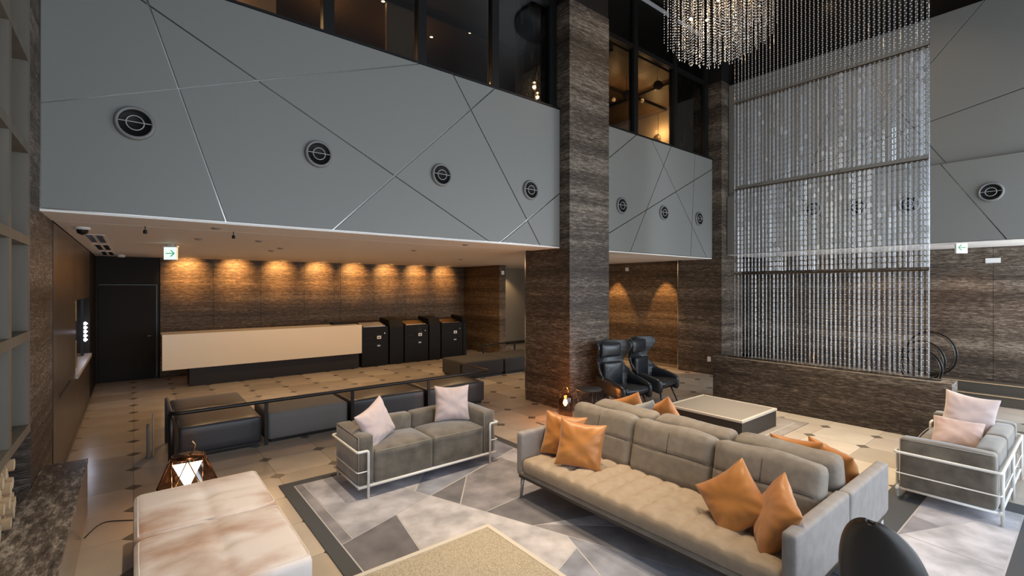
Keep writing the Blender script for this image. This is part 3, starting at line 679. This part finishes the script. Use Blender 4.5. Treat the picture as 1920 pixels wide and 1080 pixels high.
# ============================================================ furniture
def tufts(nx, ny, depth, lx, ly, seam=.006):
    """buttons on a grid plus the creases between them, applied to the upper face"""
    def fn(p, u):
        if u[2] < .5: return p
        d = 0
        for i in range(1, nx):
            q = (p.x-(-lx/2+lx*i/nx)); d += seam*math.exp(-(q/.018)**2)
            for j in range(1, ny):
                r = (p.y-(-ly/2+ly*j/ny)); d += depth*math.exp(-(q*q+r*r)/(.028**2))
        for j in range(1, ny):
            r = (p.y-(-ly/2+ly*j/ny)); d += seam*.6*math.exp(-(r/.014)**2)
        d -= .007*abs(math.sin(PI*(p.x+lx/2)/lx*nx))
        return (p.x, p.y, p.z-d*min(1, (u[2]-.5)*2))
    return fn
def sofa(label, loc, rz):
    t = thing('long_sofa', label, 'sofa', loc, rz); L = 2.54; D = .93
    fm = MT['sofa_grey']
    MB().bb(-L/2+.02, L/2-.02, -D/2+.02, D/2-.02, .205, .235).build('base_frame', MT['wood'], t)
    MB().rbox((0, -.02, .26), (L-.02, D-.04, .05), .02).build('base_board', fm, t)
    MB().rbox((0, -.13, .345), (L-.19, .70, .135), .045, (0, 0, .015), nx=112, ny=28, nz=2, fn=tufts(14, 4, .022, L-.19, .66, .010)).build('seat_cushion', MT['sofa'], t)
    for sx in (-1, 1):
        def af(p, u, sx=sx): # buttoned inner face of the arm
            if u[0]*sx < -.6:
                d = sum(.012*math.exp(-((p.y-q)**2+(p.z-.04)**2)/.0009) for q in (-.22, 0, .22)); return (p.x+sx*d, p.y, p.z)
            return p
        MB().rbox((sx*(L/2-.045), 0, .455), (.088, D, .40), .024, nx=2, ny=24, nz=12, fn=af).build('arm', MT['sofa_arm'], t)
        for sy in (-1, 1):
            MB().tube([(sx*(L/2-.05), sy*(D/2-.05), .23), (sx*(L/2-.035), sy*(D/2-.035), 0)], .021, 10, r2=.013).build('leg', MT['sofa_leg'], t)
    MB().rbox((0, D/2-.05, .43), (L-.18, .09, .34), .03, nx=10).build('back_frame', fm, t)
    W = (L-.19)/3
    for k in (-1, 0, 1):
        M = Matrix.Translation((k*W, .285, .605)) @ Matrix.Rotation(math.radians(-13), 4, 'X')
        def bf(p, u):
            if abs(u[1]) > .5: s = .011*math.exp(-((p.z-.02)/.008)**2)+.005*math.exp(-(p.x/.008)**2); return (p.x, p.y-math.copysign(s, u[1]), p.z+.006*math.sin(p.x*9))
            return (p.x, p.y, p.z+.008*math.sin(p.x*11+k)*max(0, u[2]))
        c = MB().rbox((0, 0, 0), (W-.006, .20, .49), .065, (0, .018, .012), nx=24, ny=4, nz=22, M=M, fn=bf).build('back_cushion', MT['sofa_grey'], t)
        hw = W/2-.003
        MB().tube([M @ Vector((x*hw*.9, -(.092+.018*(1-(x*.9)**2)), .02)) for x in [i/8-1 for i in range(17)]], .0035, 5).build('seam', MT['seam'], c)
        MB().tube([M @ Vector((0, -(.096+.018*(1-(z/.245)**2)), z)) for z in (.02, .07, .12, .17, .19)], .003, 5).build('seam', MT['seam'], c)
    return t
MT['sofa_leg'] = mat('grey_metal_leg', (.36, .34, .33), .3, metal=.5)
sofa('long taupe sofa with tufted seat facing the near low table', (3.425, 2.355, .0130), -PI/2)
sofa('long taupe sofa turned away, back to back with the near one', (4.385, 2.355, .0), PI/2)

def settee(label, loc, rz):
    t = thing('velvet_settee', label, 'sofa', loc, rz); L = 1.68; D = .70
    m = MT['velvet']
    for sx in (-1, 1): MB().rbox((sx*(L/2-.09), 0, .365), (.16, D-.03, .49), .03, nx=3, ny=10, nz=8, puff=(.004, 0, .008)).build('arm', m, t)
    for sx in (-1, 1): MB().rbox((sx*.335, D/2-.10, .385), (.665, .16, .45), .035, puff=(0, .012, .012), nx=10, nz=8).build('back_cushion', m, t)
    for sx in (-1, 1):
        c = MB().rbox((sx*.335, -.09, .285), (.665, .50, .33), .035, (0, .01, .045), nx=12, ny=10, nz=6).build('seat_cushion', m, t)
        q = MB(); x0, x1, z = sx*.335-.325, sx*.335+.325, .437
        q.tube([(x0, -.335, z-.02)]+[(x0+(x1-x0)*k/8, -.345-.010*(1-(k/4-1)**2), z+.004) for k in range(9)]+[(x1, -.335, z-.02)], .004, 6).build('piping', MT['piping'], c)
    for sx in (-1, 1):
        for e in (.013, .158): MB().tube([(sx*(L/2-e), -D/2+.02, .135), (sx*(L/2-e), -D/2+.018, .598), (sx*(L/2-e), D/2-.03, .604)], .0035, 6).build('arm_piping', MT['piping'], t)
    f = MB(); w = MT['white_metal']; xo = L/2+.012; yf = -D/2-.012; yb = D/2+.008
    f.tube([(-L/2, yf+.01, .115), (L/2, yf+.01, .115)], .014, 10).tube([(-L/2, yb, .115), (L/2, yb, .115)], .014, 10)
    for sx in (-1, 1): f.tube([(sx*(L/2-.012), yf, .115), (sx*(L/2-.012), yb, .115)], .012, 10)
    f.bb(-L/2+.02, L/2-.02, -D/2+.03, D/2-.02, .105, .12); f.build('base_frame', w, t)
    rail = MB().tube(rounded([(-xo+.11, yf-.006, 0), (-xo+.11, yf-.006, .47), (-xo, yf-.006, .47), (-xo, yb+.012, .47), (xo, yb+.012, .47), (xo, yf-.006, .47), (xo-.11, yf-.006, .47), (xo-.11, yf-.006, 0)], .022, 3), .0135, 10).build('top_rail', w, t)
    MB().tube(rounded([(-xo+.11, yf-.004, .27), (-xo, yf-.004, .27), (-xo, yb+.010, .27), (xo, yb+.010, .27), (xo, yf-.004, .27), (xo-.11, yf-.004, .27)], .02, 3), .0065, 8).build('middle_rail', w, t)
    for sx in (-1, 0, 1): MB().tube([(sx*(xo-.06 if sx else 0), yb+.012, .47), (sx*(xo-.06 if sx else 0), yb+.012, 0)], .0135, 10).build('leg', w, t)
    return t
settee('olive grey velvet settee in a white tube frame facing the low table', (2.55, 4.885, .0130), 0)
settee('olive grey velvet settee in a white tube frame, seen from its arm side at right', (6.70, .90, .0130), PI)

def pillow(label, loc, rot, m, s=.46, T=.15, group=None, seed=0, ww=None):
    rr = random.Random(seed); ww = ww or s; N = 20; mb = MB(); ph = [rr.uniform(0, 6.28) for _ in range(8)]
    vs = []; idx = {}
    for side in (1, -1):
        for i in range(N+1):
            for j in range(N+1):
                u = -1+2*i/N; v = -1+2*j/N
                if side < 0 and (i in (0, N) or j in (0, N)): idx[(side, i, j)] = idx[(1, i, j)]; continue
                g = max(0, (1-u**4)*(1-v**4))**.55*(1-.25*(u*u+v*v)/2)
                x = ww/2*u*(1-.09*(1-v*v)**1.2*abs(u)); z = s/2*v*(1-.09*(1-u*u)**1.2*abs(v))
                wr = sum(.0026*math.sin(ph[k]+(3+k)*u*(1 if k % 2 else -1)+(5+k*1.3)*v) for k in range(4))*g
                wr += .007*(g**.5)*math.sin(13*math.atan2(v+.02, u+.01)+ph[5]+2*math.hypot(u, v))*min(1, math.hypot(u, v)**2)
                idx[(side, i, j)] = len(vs); vs.append((x, side*(T/2*g+wr*.8), z-.012*(1-u*u)*(v > 0)*v))
    fs = []
    for side in (1, -1):
        for i in range(N):
            for j in range(N):
                q = [idx[(side, i, j)], idx[(side, i+1, j)], idx[(side, i+1, j+1)], idx[(side, i, j+1)]]
                fs.append(q if side < 0 else q[::-1])
    mb.add(vs, fs, 0, True)
    o = mb.build('throw_pillow', m, None, loc, rot); tag(o, label, 'cushion', group)
    ss = o.modifiers.new('sub', 'SUBSURF'); ss.levels = 1; ss.render_levels = 1
    return o
D = math.radians
pillow('pale pink cushion leaning in the left corner of the velvet settee', (1.99, 4.78, .665), (D(-14), D(-20), D(28)), MT['pink'], .44, seed=1)
pillow('pale pink cushion upright on the right of the velvet settee', (3.00, 4.90, .70), (D(-12), D(1), D(-22)), MT['pink'], .44, seed=2)
pillow('burnt orange cushion against the left arm of the near sofa', (3.33, 3.33, .63), (D(-16), D(5), D(-60)), MT['orange'], .44, seed=3)
pillow('burnt orange cushion in front of its neighbour at the left of the near sofa', (3.25, 3.03, .63), (D(-18), D(6), D(-55)), MT['orange'], .45, seed=4)
pillow('burnt orange cushion tilted on its corner at the right of the near sofa', (3.30, 1.62, .60), (D(-30), D(-40), D(-72)), MT['orange'], .44, seed=5)
pillow('burnt orange cushion wedged by the right arm of the near sofa', (3.27, 1.33, .60), (D(-26), D(16), D(-146)), MT['orange'], .45, seed=6)
pillow('orange cushion tip showing over the far sofa, leftmost', (4.55, 3.48, .62), (D(-18), D(20), D(112)), MT['orange'], .46, seed=7)
pillow('grey cushion tip between the orange ones on the far sofa', (4.58, 3.26, .60), (D(-20), D(18), D(95)), MT['greyp'], .42, seed=8)
pillow('orange cushion tip nearest the dark low table on the far sofa', (4.62, 3.05, .62), (D(-18), D(28), D(92)), MT['orange'], .46, seed=9)
pillow('orange cushion on the far sofa behind its back cushion at right', (4.52, 1.62, .60), (D(-22), D(4), D(85)), MT['orange'], .46, seed=10)
pillow('orange cushion beside the right arm of the far sofa', (4.52, 1.36, .60), (D(-24), D(-6), D(62)), MT['orange'], .46, seed=11)
pillow('pale pink cushion standing taller on the right settee', (7.18, .90, .70), (D(-14), D(8), D(-82)), MT['pink'], .46, seed=12)
pillow('dusty rose cushion lying low on the right settee', (6.70, .93, .565), (D(-52), D(3), D(-84)), MT['rose'], .42, seed=13)

# ottoman
ot = thing('double_ottoman', 'large pale marbled hide ottoman in two buttoned halves', 'ottoman', (.445, 3.94, 0))
MB().bb(-.40, .40, -.79, .93, 0, .10).build('plinth', MT['wood'], ot)
for k, (a, b) in enumerate(((4.06, 4.93), (3.10, 4.05))):
    def of(p, u):
        d = .040*math.exp(-(p.x**2+p.y**2)/.004)+.016*math.exp(-(p.y/.045)**2)*math.exp(-(p.x/.3)**2)+.012*math.exp(-(p.x/.035)**2)
        return (p.x, p.y, p.z-(d if u[2] > .3 else 0))
    c = MB().rbox((0, (a+b)/2-3.94, .255), (.89, b-a-.006, .30), .045, (0, 0, .035), nx=30, ny=30, nz=4, fn=of).build('seat', MT['ottoman'], ot)
    MB().tube(rounded([(-.42, a-3.94+.03, .398), (-.42, b-3.94-.03, .398), (.43, b-3.94-.03, .398), (.43, a-3.94+.03, .398), (-.40, a-3.94+.03, .398)], .05, 4), .006, 6).build('piping', MT['ottpipe'], c)

# low tables
def low_table(label, cx, cy, lx, ly, h, topm):
    t = thing('low_table', label, 'table', (cx, cy, 0))
    MB().bb(-lx/2+.01, lx/2-.01, -ly/2+.01, ly/2-.01, .016, h-.03).build('body', MT['table_side'], t)
    m = MB(); a = .035
    m.bb(-lx/2, lx/2, -ly/2, -ly/2+a, h-.03, h).bb(-lx/2, lx/2, ly/2-a, ly/2, h-.03, h).bb(-lx/2, -lx/2+a, -ly/2+a, ly/2-a, h-.03, h).bb(lx/2-a, lx/2, -ly/2+a, ly/2-a, h-.03, h)
    m.build('rim', MT['table_rim'], t)
    MB().bb(-lx/2+a, lx/2-a, -ly/2+a, ly/2-a, h-.03, h-.003).build('top', topm, t)
low_table('near low table with a speckled beige top and pale rim', 1.56, 2.37, 1.16, 1.18, .27, MT['table_top'])
low_table('dark sided low table with a pale top by the stone planter', 6.98, 3.62, 1.10, 1.18, .28, MT['table_top2'])

# wing chairs
def wing_chair(label, loc, rz, m, backm, sc=1):
    t = thing('wing_chair', label, 'chair', loc, rz, None)
    # rows: y, z of the centre line, half width, forward curl, curl exponent
    rows = [(.02, .35, .26, .00, 2), (.18, .345, .30, .02, 2), (.27, .40, .33, .08, 2.4), (.315, .49, .345, .20, 2.2), (.335, .57, .345, .22, 2.2), (.355, .65, .33, .16, 2.2), (.37, .73, .295, .09, 2.2),
            (.385, .81, .285, .07, 2.2), (.395, .89, .31, .11, 2.0), (.40, .97, .35, .18, 1.9), (.405, 1.05, .375, .22, 1.9), (.405, 1.12, .37, .20, 1.9), (.40, 1.165, .34, .15, 1.9)]
    def lerp_rows(s):
        s *= len(rows)-1; i = min(int(s), len(rows)-2); f = s-i; f = f*f*(3-2*f)*.5+f*.5
        return [a+(b-a)*f for a, b in zip(rows[i], rows[i+1])]
    NS, NT = 44, 28
    vs = []
    for a in range(NS+1):
        y, z, w, c, e = lerp_rows(a/NS)
        for b in range(NT+1):
            q = -1+2*b/NT; qq = abs(q)
            x = w*math.copysign(1-(1-qq)**1.25, q); vs.append((x*sc, (y-c*qq**e-.03*(1-q*q)*0)*sc, (z+.02*qq**2*(1 if z < .6 else 0))*sc))
    fs = [(a*(NT+1)+b, a*(NT+1)+b+1, (a+1)*(NT+1)+b+1, (a+1)*(NT+1)+b) for a in range(NS) for b in range(NT)]
    sh = MB().add(vs, fs, 0, True).build('shell', [m, backm], t)
    so = sh.modifiers.new('thick', 'SOLIDIFY'); so.thickness = .045*sc; so.offset = -1; so.material_offset = 1; so.material_offset_rim = 0
    ss = sh.modifiers.new('sub', 'SUBSURF'); ss.levels = 1; ss.render_levels = 1
    M = Matrix.Rotation(D(-4), 4, 'X')
    MB().rbox((0, -.02*sc, .385*sc), (.54*sc, .60*sc, .11*sc), .05*sc, (0, .03, .02), M=M, nx=10, ny=10).build('seat', m, t)
    MB().rbox((0, .285*sc, .60*sc), (.44*sc, .09*sc, .42*sc), .04*sc, (0, .02, 0), M=Matrix.Rotation(D(0), 4, 'X'), nx=10, nz=10).build('back_pad', m, t)
    MB().rbox((0, .335*sc, 1.0*sc), (.46*sc, .09*sc, .24*sc), .04*sc, (0, .02, 0), nx=10, nz=6).build('head_pad', m, t)
    for sx in (-1, 1):
        def wa(p, u, sx=sx): # the arm drops and turns out towards its front
            k = (1-u[1])/2; return (p.x+sx*.03*k-sx*.05*k*k, p.y, p.z-.07*k*k-(.05*k if u[2] < 0 else 0)+.04*(1-k)*(u[2] > 0))
        MB().rbox((sx*.325*sc, .02*sc, .465*sc), (.085*sc, .60*sc, .20*sc), .042*sc, (.01, .03, .01), nx=3, ny=12, nz=5, fn=wa).build('arm', m, t)
    MB().tube([(-.2*sc, .2*sc, .30*sc), (.2*sc, .2*sc, .30*sc)], .014*sc).tube([(-.2*sc, -.2*sc, .31*sc), (.2*sc, -.2*sc, .31*sc)], .014*sc).build('underframe', MT['black_metal'], t)
    for sx in (-1, 1):
        for y0, y1 in ((-.20, -.30), (.20, .34)):
            MB().tube([(sx*.20*sc, y0*sc, .32*sc), (sx*.29*sc, y1*sc, 0)], .018*sc, 8, r2=.010*sc).build('leg', MT['black_metal'], t)
    return t
w1 = wing_chair('black leather wing chair nearest the stone pillar', (6.38, 4.95, .013), D(-6), MT['leather'], MT['leather'])
dup(w1, (7.30, 5.0, .013), D(6), 'black leather wing chair on the right of the pair, by the stone wall')
def egg_chair(label, loc, rz):
    t = thing('lounge_chair', label, 'chair', loc, rz); vs = []; NS, NT = 26, 24; rim = []
    for a in range(NS+1):
        z = .36+.65*math.sin(a/NS*PI/2)**.9; q = (z-.60)/.41
        w = max(.01, .175*max(.0, 1-q**2.6)**.55) if q > 0 else .175-.03*q*q
        y = .16+(z-.36)*.14
        for b in range(NT+1):
            u = -1+2*b/NT; vs.append((w*math.sin(u*PI/2)*1.0, y-(.12-.02*q)*abs(u)**2*(w/.175), z))
        rim.append((vs[-1], vs[-1-NT]))
    fs = [(a*(NT+1)+b, a*(NT+1)+b+1, (a+1)*(NT+1)+b+1, (a+1)*(NT+1)+b) for a in range(NS) for b in range(NT)]
    sh = MB().add(vs, fs, 0, True).build('back_shell', MT['brleather'], t)
    so = sh.modifiers.new('thick', 'SOLIDIFY'); so.thickness = .035; so.offset = 0
    sh.modifiers.new('sub', 'SUBSURF').render_levels = 1
    MB().tube([r[0] for r in rim[:-1]]+[r[1] for r in rim[:-1]][::-1], .012, 8).build('rim_piping', MT['leather'], t)
    MB().rbox((0, -.10, .40), (.42, .50, .12), .055, (0, .02, .02), nx=10, ny=10).build('seat', MT['brleather'], t)
    for sx in (-1, 1):
        for sy in (-1, 1): MB().tube([(sx*.18, -.10+sy*.18, .35), (sx*.24, -.10+sy*.26, 0)], .016, 8, r2=.010).build('leg', MT['black_metal'], t)
egg_chair('dark brown leather lounge chair at the bottom edge, only its rounded back showing', (2.87, .625, .013), D(84))

# side table and lantern by the pillar
st = thing('side_table', 'small round black side table between the near pillar and wing chair', 'table', (5.50, 4.95, .0125))
MB().lathe([(0, .50), (.20, .50), (.205, .508), (.20, .516), (0, .516)], n=28).build('top', mat('woven_black_top', (.03, .03, .032), .45, bump=.6, bscale=90), st)
for k in range(3): MB().tube([(.17*math.cos(k*2.09+.4), .17*math.sin(k*2.09+.4), .50), (.15*math.cos(k*2.09+.4), .15*math.sin(k*2.09+.4), 0)], .007).build('leg', MT['black_metal'], st)
MB().tube([(.15*math.cos(k/16*2*PI), .15*math.sin(k/16*2*PI), .03) for k in range(16)], .006, 6, True).build('foot_ring', MT['black_metal'], st)
ln = thing('glass_lantern', 'amber glass lantern glowing on the floor beside the stone pillar', 'lantern', (5.235, 5.20, .0))
MB().lathe([(.0, .01), (.10, .01), (.115, .04), (.115, .38), (.09, .43), (.05, .45)], n=24).build('glass_body', MT['amber'], ln)
MB().lathe([(.0, 0), (.118, 0), (.118, .02), (0, .02)], n=24).build('base', MT['copper'], ln)
MB().tube([(.07*math.cos(k/12*PI), .0, .45+.10*math.sin(k/12*PI)) for k in range(13)], .006, 6).build('handle', MT['copper'], ln)
MB().lathe([(0, .36), (.025, .34), (.034, .30), (.018, .26), (0, .25)], n=14).build('bulb', MT['e_flame'], ln)
point('lantern_light', (5.235, 5.20, .36), 32, (1, .45, .13), .04)

# faceted lantern behind the ottoman
fl2 = thing('faceted_lantern', 'faceted copper lantern with a glowing triangular pane behind the ottoman', 'lantern', (.40, 5.40, 0), D(-5))
R1, R2 = .125, .235; H1, H2 = .50, .24
def ring(r, z, n=6, ph=0): return [(r*math.cos(2*PI*k/n+ph), r*math.sin(2*PI*k/n+ph), z) for k in range(n)]
top = ring(R1+.02, H1, 6, PI/6); mid = ring(R2, H2, 6, 0); bot = ring(R1+.02, 0.01, 6, PI/6)
e = MB()
for P in (top, mid, bot): e.tube(P, .005, 6, True)
for k in range(6):
    for A in (top, bot): e.tube([A[k], mid[k]], .005, 6); e.tube([A[k], mid[(k+1) % 6]], .005, 6)
e.build('copper_frame', MT['copper'], fl2)
gq = MB()
for A in (top, bot):
    for k in range(6):
        if A is top and k == 4: continue
        gq.add([A[k], mid[k], mid[(k+1) % 6]], [(0, 1, 2)])
        gq.add([A[k], A[k-1], mid[k]], [(0, 1, 2)])
gq.build('amber_pane', MT['amber'], fl2)
A = Vector((-.115, -.125, .475)); B = Vector((.115, -.125, .475)); Cc = Vector((0, -.20, .245))
nrm = (B-A).cross(Cc-A).normalized()*.006
MB().add([A, B, Cc, A+nrm, B+nrm, Cc+nrm], [(0, 1, 2), (5, 4, 3), (0, 3, 4, 1), (1, 4, 5, 2), (2, 5, 3, 0)]).build('glowing_pane', MT['e_shade'], fl2)
MB().lathe([(0, .22), (.03, .20), (.04, .16), (.02, .12), (0, .11)], n=14).build('bulb', MT['e_flame'], fl2)
MB().lathe([(0, 0), (.10, 0), (.10, .015), (0, .015)], n=24).build('base', MT['copper'], fl2)
MB().lathe([(0, H1+.012), (R1+.02, H1+.004), (R1+.02, H1-.004), (0, H1)], n=6).build('cap', MT['copper'], fl2)
MB().tube([(.0, 0, H1), (.05, 0, H1+.04), (.06, 0, H1+.10), (.04, 0, H1+.13), (.02, 0, H1+.11)], .007, 8).build('hook', MT['gold'], fl2)
point('lantern_light', (.40, 5.40, .30), 3, (1, .6, .28), .04)
cb = MB().tube(rounded([(.02, 5.42, .006), (-.10, 5.50, .006), (-.20, 5.56, .006), (-.26, 5.48, .006), (-.32, 5.30, .006)], .05, 3), .004, 6).build('power_cord', MT['black_metal']); tag(cb, 'thin black cord lying between the ottoman and the hearth', 'cord')

# rope handled basket
bk = thing('rope_basket', 'basket with a twisted two tone rope handle at the bottom right', 'basket', (3.72, .72, .0))
MB().lathe([(0, .01), (.12, .01), (.15, .16), (.145, .17), (.115, .03), (0, .03)], n=24).build('body', MT['rope'], bk)
for q in range(4):
    pts = []
    for k in range(61):
        a = PI*k/60; c = Vector((.085*math.cos(a)*.78, -.085*math.cos(a)*.62, .16+.19*math.sin(a)))
        th = a*14+q*PI/2; nn = Vector((math.cos(a)*.78, -math.cos(a)*.62, math.sin(a))).normalized(); bb = Vector((.62, .78, 0))
        pts.append(c+nn*(.009*math.cos(th))+bb*(.009*math.sin(th)))
    MB().tube(pts, .0085, 6).build('rope_strand', MT['ropedk'] if q % 2 else MT['rope'], bk)

# ============================================================ planter, bead curtain, rings, chandelier
px0, px1, py0, py1, ph = 8.51, 8.90, 1.234, 4.56, .80
ptr = thing('stone_planter', 'long dark travertine trough with a slot on top under the bead curtain', 'planter', ((px0+px1)/2, (py0+py1)/2, 0))
hx, hy = (px1-px0)/2, (py1-py0)/2
PB = MB().bb(-hx, -.06, -hy, hy, 0, ph).bb(.10, hx, -hy, hy, 0, ph).bb(-.06, .10, -hy, -hy+.14, 0, ph).bb(-.06, .10, hy-.14, hy, 0, ph)
PB.build('trough', MT['stone'], ptr)
MB().bb(-.06, .10, -hy+.14, hy-.14, 0, ph-.10).build('slot_bottom', MT['dk_panel'], ptr)
MB().bb(-hx-.004, -hx+.02, -hy, hy, ph, ph+.006).build('top_edge', mat('planter_arris', (.30, .24, .18), .3), ptr)
CX = 8.72; y0c, y1c = 1.50, 4.25
bc = thing('bead_curtain', 'tall curtain of hanging crystal rods in stepped tiers above the planter', 'curtain', (CX, (y0c+y1c)/2, .72), 0)
cyc = (y0c+y1c)/2
ro = random.Random(5)
tiers = [(.74, 2.325), (2.36, 3.885), (3.92, 5.475), (5.51, 8.15)]
for ti, (za, zb) in enumerate(tiers):
    rods = MB(); milk = MB(); beads = MB(); hgt = .084 if ti < 3 else .075
    for ly, (xo, sp, off) in enumerate(((-.035, .062, 0), (.035, .062, .031))):
        ny = int((y1c-y0c)/sp)
        for i in range(ny+1):
            y = y0c+off+i*sp-cyc
            if y > (y1c-y0c)/2: continue
            nz = int((zb-za)/hgt); wv = ro.choice((.010, .013, .016, .021)) if ti in (1, 2) else ro.choice((.006, .008, .011))
            ang = ro.uniform(0, PI/2)
            ca, sa = math.cos(ang), math.sin(ang)
            pm = (.04, .42, .22, .0)[ti]; base_m = ro.random() < pm
            for k in range(nz):
                z1 = zb-k*hgt-.012; z0 = z1-hgt+.022; aa = wv; bb_ = wv*.6
                if ti == 3: aa = bb_ = .0025
                cn = [(aa, bb_), (-aa, bb_), (-aa, -bb_), (aa, -bb_)]
                vs = [(xo+a*ca-b*sa, y+a*sa+b*ca, z-.72) for z in (z0, z1) for a, b in cn]
                (milk if (base_m and ro.random() < .75) or ro.random() < pm*.15 else rods).add(vs, [(0, 1, 5, 4), (1, 2, 6, 5), (2, 3, 7, 6), (3, 0, 4, 7)])
                zz = z1+.008-.72; b0 = .0085 if ti != 3 else .012
                b1 = b0*(1.6 if ti != 3 else 1)
                beads.add([(xo+b0, y, zz), (xo-b0, y, zz), (xo, y+b1, zz), (xo, y-b1, zz), (xo, y, zz+b0*.6), (xo, y, zz-b0*.6)],
                          [(0, 2, 4), (2, 1, 4), (1, 3, 4), (3, 0, 4), (2, 0, 5), (1, 2, 5), (3, 1, 5), (0, 3, 5)])
    stuff(rods.build('crystal_rods', MT['crystal'], bc))
    if milk.v: stuff(milk.build('milky_rods', MT['milky'], bc))
    stuff(beads.build('chrome_beads', MT['cbead'], bc))
    MB().bb(-.045, .045, -(y1c-y0c)/2, (y1c-y0c)/2, zb-.72+.002, zb-.72+.016).build('tier_rail', mat('bronze_rail', (.10, .065, .035), .3, metal=.7), bc)
for s in (-1, 1):
    MB().tube([(0, s*(y1c-y0c)/2, 0), (0, s*(y1c-y0c)/2, 7.45)], .004, 6).build('cable', MT['chrome'], bc)

for x, y, r, z, lb in ((12.25, 2.08, .42, .80, 'large black metal ring standing on the step behind the planter, rightmost'), (11.98, 2.16, .37, .68, 'black metal ring leaning behind the planter, middle of the three'), (11.62, 2.12, .34, .58, 'black metal ring behind the planter, mostly hidden by the curtain')):
    t = thing('metal_ring', lb, 'sculpture', (x, y, z)); RY = Matrix.Rotation(D(72), 4, 'Z')
    MB().tube([RY @ Vector((r*math.cos(k/40*2*PI), 0, r*math.sin(k/40*2*PI))) for k in range(40)], .016, 8, True).build('outer_ring', MT['black_metal'], t)
    MB().tube([RY @ Vector((r*.93*math.cos(k/40*2*PI), .03, r*.93*math.sin(k/40*2*PI))) for k in range(40)], .008, 8, True).build('inner_ring', MT['wire'], t)
    MB().bb(-.12, .12, -.05, .05, -z+(.354 if x > 12.1 else .0 if x < 11.8 else .184)+.002, -r+.01).build('foot', MT['black_metal'], t)

ch = thing('chandelier', 'round chandelier of hanging bead strings lit warm from inside', 'chandelier', (7.55, 3.95, 8.2))
MB().lathe([(0, 0), (.9, 0), (.9, -.06), (0, -.06)], n=40).build('canopy', MT['black_metal'], ch)
sb = MB(); sr = MB(); rc2 = random.Random(9)
for k in range(160):
    a = k*2.39996; r = .86*math.sqrt((k+.5)/160); x, y = r*math.cos(a), r*math.sin(a)
    zb_ = 5.84-8.2+.42*(r/.86)**1.8+rc2.uniform(-.05, .06)
    sr.add([(x+.001, y, zb_), (x-.001, y+.001, zb_), (x-.001, y-.001, zb_), (x+.001, y, -.06), (x-.001, y+.001, -.06), (x-.001, y-.001, -.06)], [(0, 1, 4, 3), (1, 2, 5, 4), (2, 0, 3, 5)])
    z = zb_; q = 0
    while z < -.9:
        b = .0115 if q % 5 else .016; h = b if q % 4 else .022
        sb.add([(x+b*.7, y, z), (x, y+b*.7, z), (x-b*.7, y, z), (x, y-b*.7, z), (x, y, z+h), (x, y, z-h)], [(0, 1, 4), (1, 2, 4), (2, 3, 4), (3, 0, 4), (1, 0, 5), (2, 1, 5), (3, 2, 5), (0, 3, 5)])
        z += .047; q += 1
stuff(sb.build('bead_strings', mat('champagne_bead', (.78, .68, .58), .15, metal=.85, emit=(1, .62, .32), estr=.0), ch)); stuff(sr.build('string_wires', MT['wire'], ch))
for k in range(7):
    a = k*.9; MB().lathe([(0, .03), (.03, 0), (0, -.03)], (.45*math.cos(a)*(k > 0), .45*math.sin(a)*(k > 0), -1.35-.08*(k % 3)), 10).build('bulb', MT['e_warm'], ch)
    point('chandelier_bulb', (7.55+.45*math.cos(a)*(k > 0), 3.95+.45*math.sin(a)*(k > 0), 6.75-.08*(k % 3)), 2.5, (1, .66, .34), .04)
for k, (x, y, lb) in enumerate(((12.3, 4.25, 'warm ceiling spot seen through the curtain, lowest left'), (12.9, 3.35, 'warm ceiling spot seen through the curtain, right of the lowest'), (12.6, 2.85, 'warm ceiling spot near the top of the curtain, lower of two'), (12.0, 2.75, 'warm ceiling spot near the top of the curtain, upper of two'), (11.3, 4.1, 'faint ceiling spot above the left part of the curtain'))):
    z = 8.19
    t = thing('ceiling_spot', lb, 'light', (x if x < 11.2 else 10.9-.25*k, y*.86, z)); MB().lathe([(.05, .005), (.05, -.02), (.035, -.02)], n=14).build('rim', MT['black_metal'], t); MB().lathe([(.036, -.01), (0, -.01)], n=14).build('lens', MT['e_warm'], t)
for k, (x, y, lb) in enumerate(((2.2, 8.3, 'far left warm downlight in the dark ceiling behind the upstairs glass'), (3.3, 7.6, 'warm downlight upstairs left of the double lamps'), (4.1, 8.4, 'warm downlight upstairs in the middle bay, left'), (4.5, 8.1, 'warm downlight upstairs in the middle bay, right'), (5.0, 7.5, 'warm downlight upstairs beside the veined black marble'), (8.7, 8.2, 'tiny downlight in the brown ceiling behind the far glass'))):
    t = thing('gallery_downlight', lb, 'light', (x, y, 6.949)); MB().lathe([(.05, 0), (.05, -.015), (.03, -.015)], n=12).build('rim', MT['black_metal'], t); MB().lathe([(.032, -.008), (0, -.008)], n=12).build('lens', MT['e_warm'], t)
# gallery wall lamps
for x, y, z, lb in ((9.37, 6.33, 6.72, 'upper disc lamp glowing upstairs behind the far glass, right one'), (8.82, 6.77, 6.50, 'upper disc lamp glowing upstairs behind the far glass, left one'), (11.38, 7.73, 6.25, 'disc wall lamp glowing on the cream wall low behind the far glass')):
    t = thing('disc_lamp', lb, 'lamp', (x, y, z), D(-40) if x < 11 else -PI/2)
    MB().lathe([(0, .01), (.10, .01), (.11, 0), (.10, -.012), (0, -.012)], n=24, M=RX).build('disc', mat('bronze_disc', (.12, .08, .04), .35, metal=.6), t)
    MB().tube([(0, .02, 0), (0, .06, 0), (0, .06, 6.949-z)], .008, 6).build('arm', MT['black_metal'], t)
    MB().lathe([(.0, -.02), (.04, -.02), (.04, -.03), (0, -.03)], n=14, M=RX).build('bulb', MT['e_warm'], t)
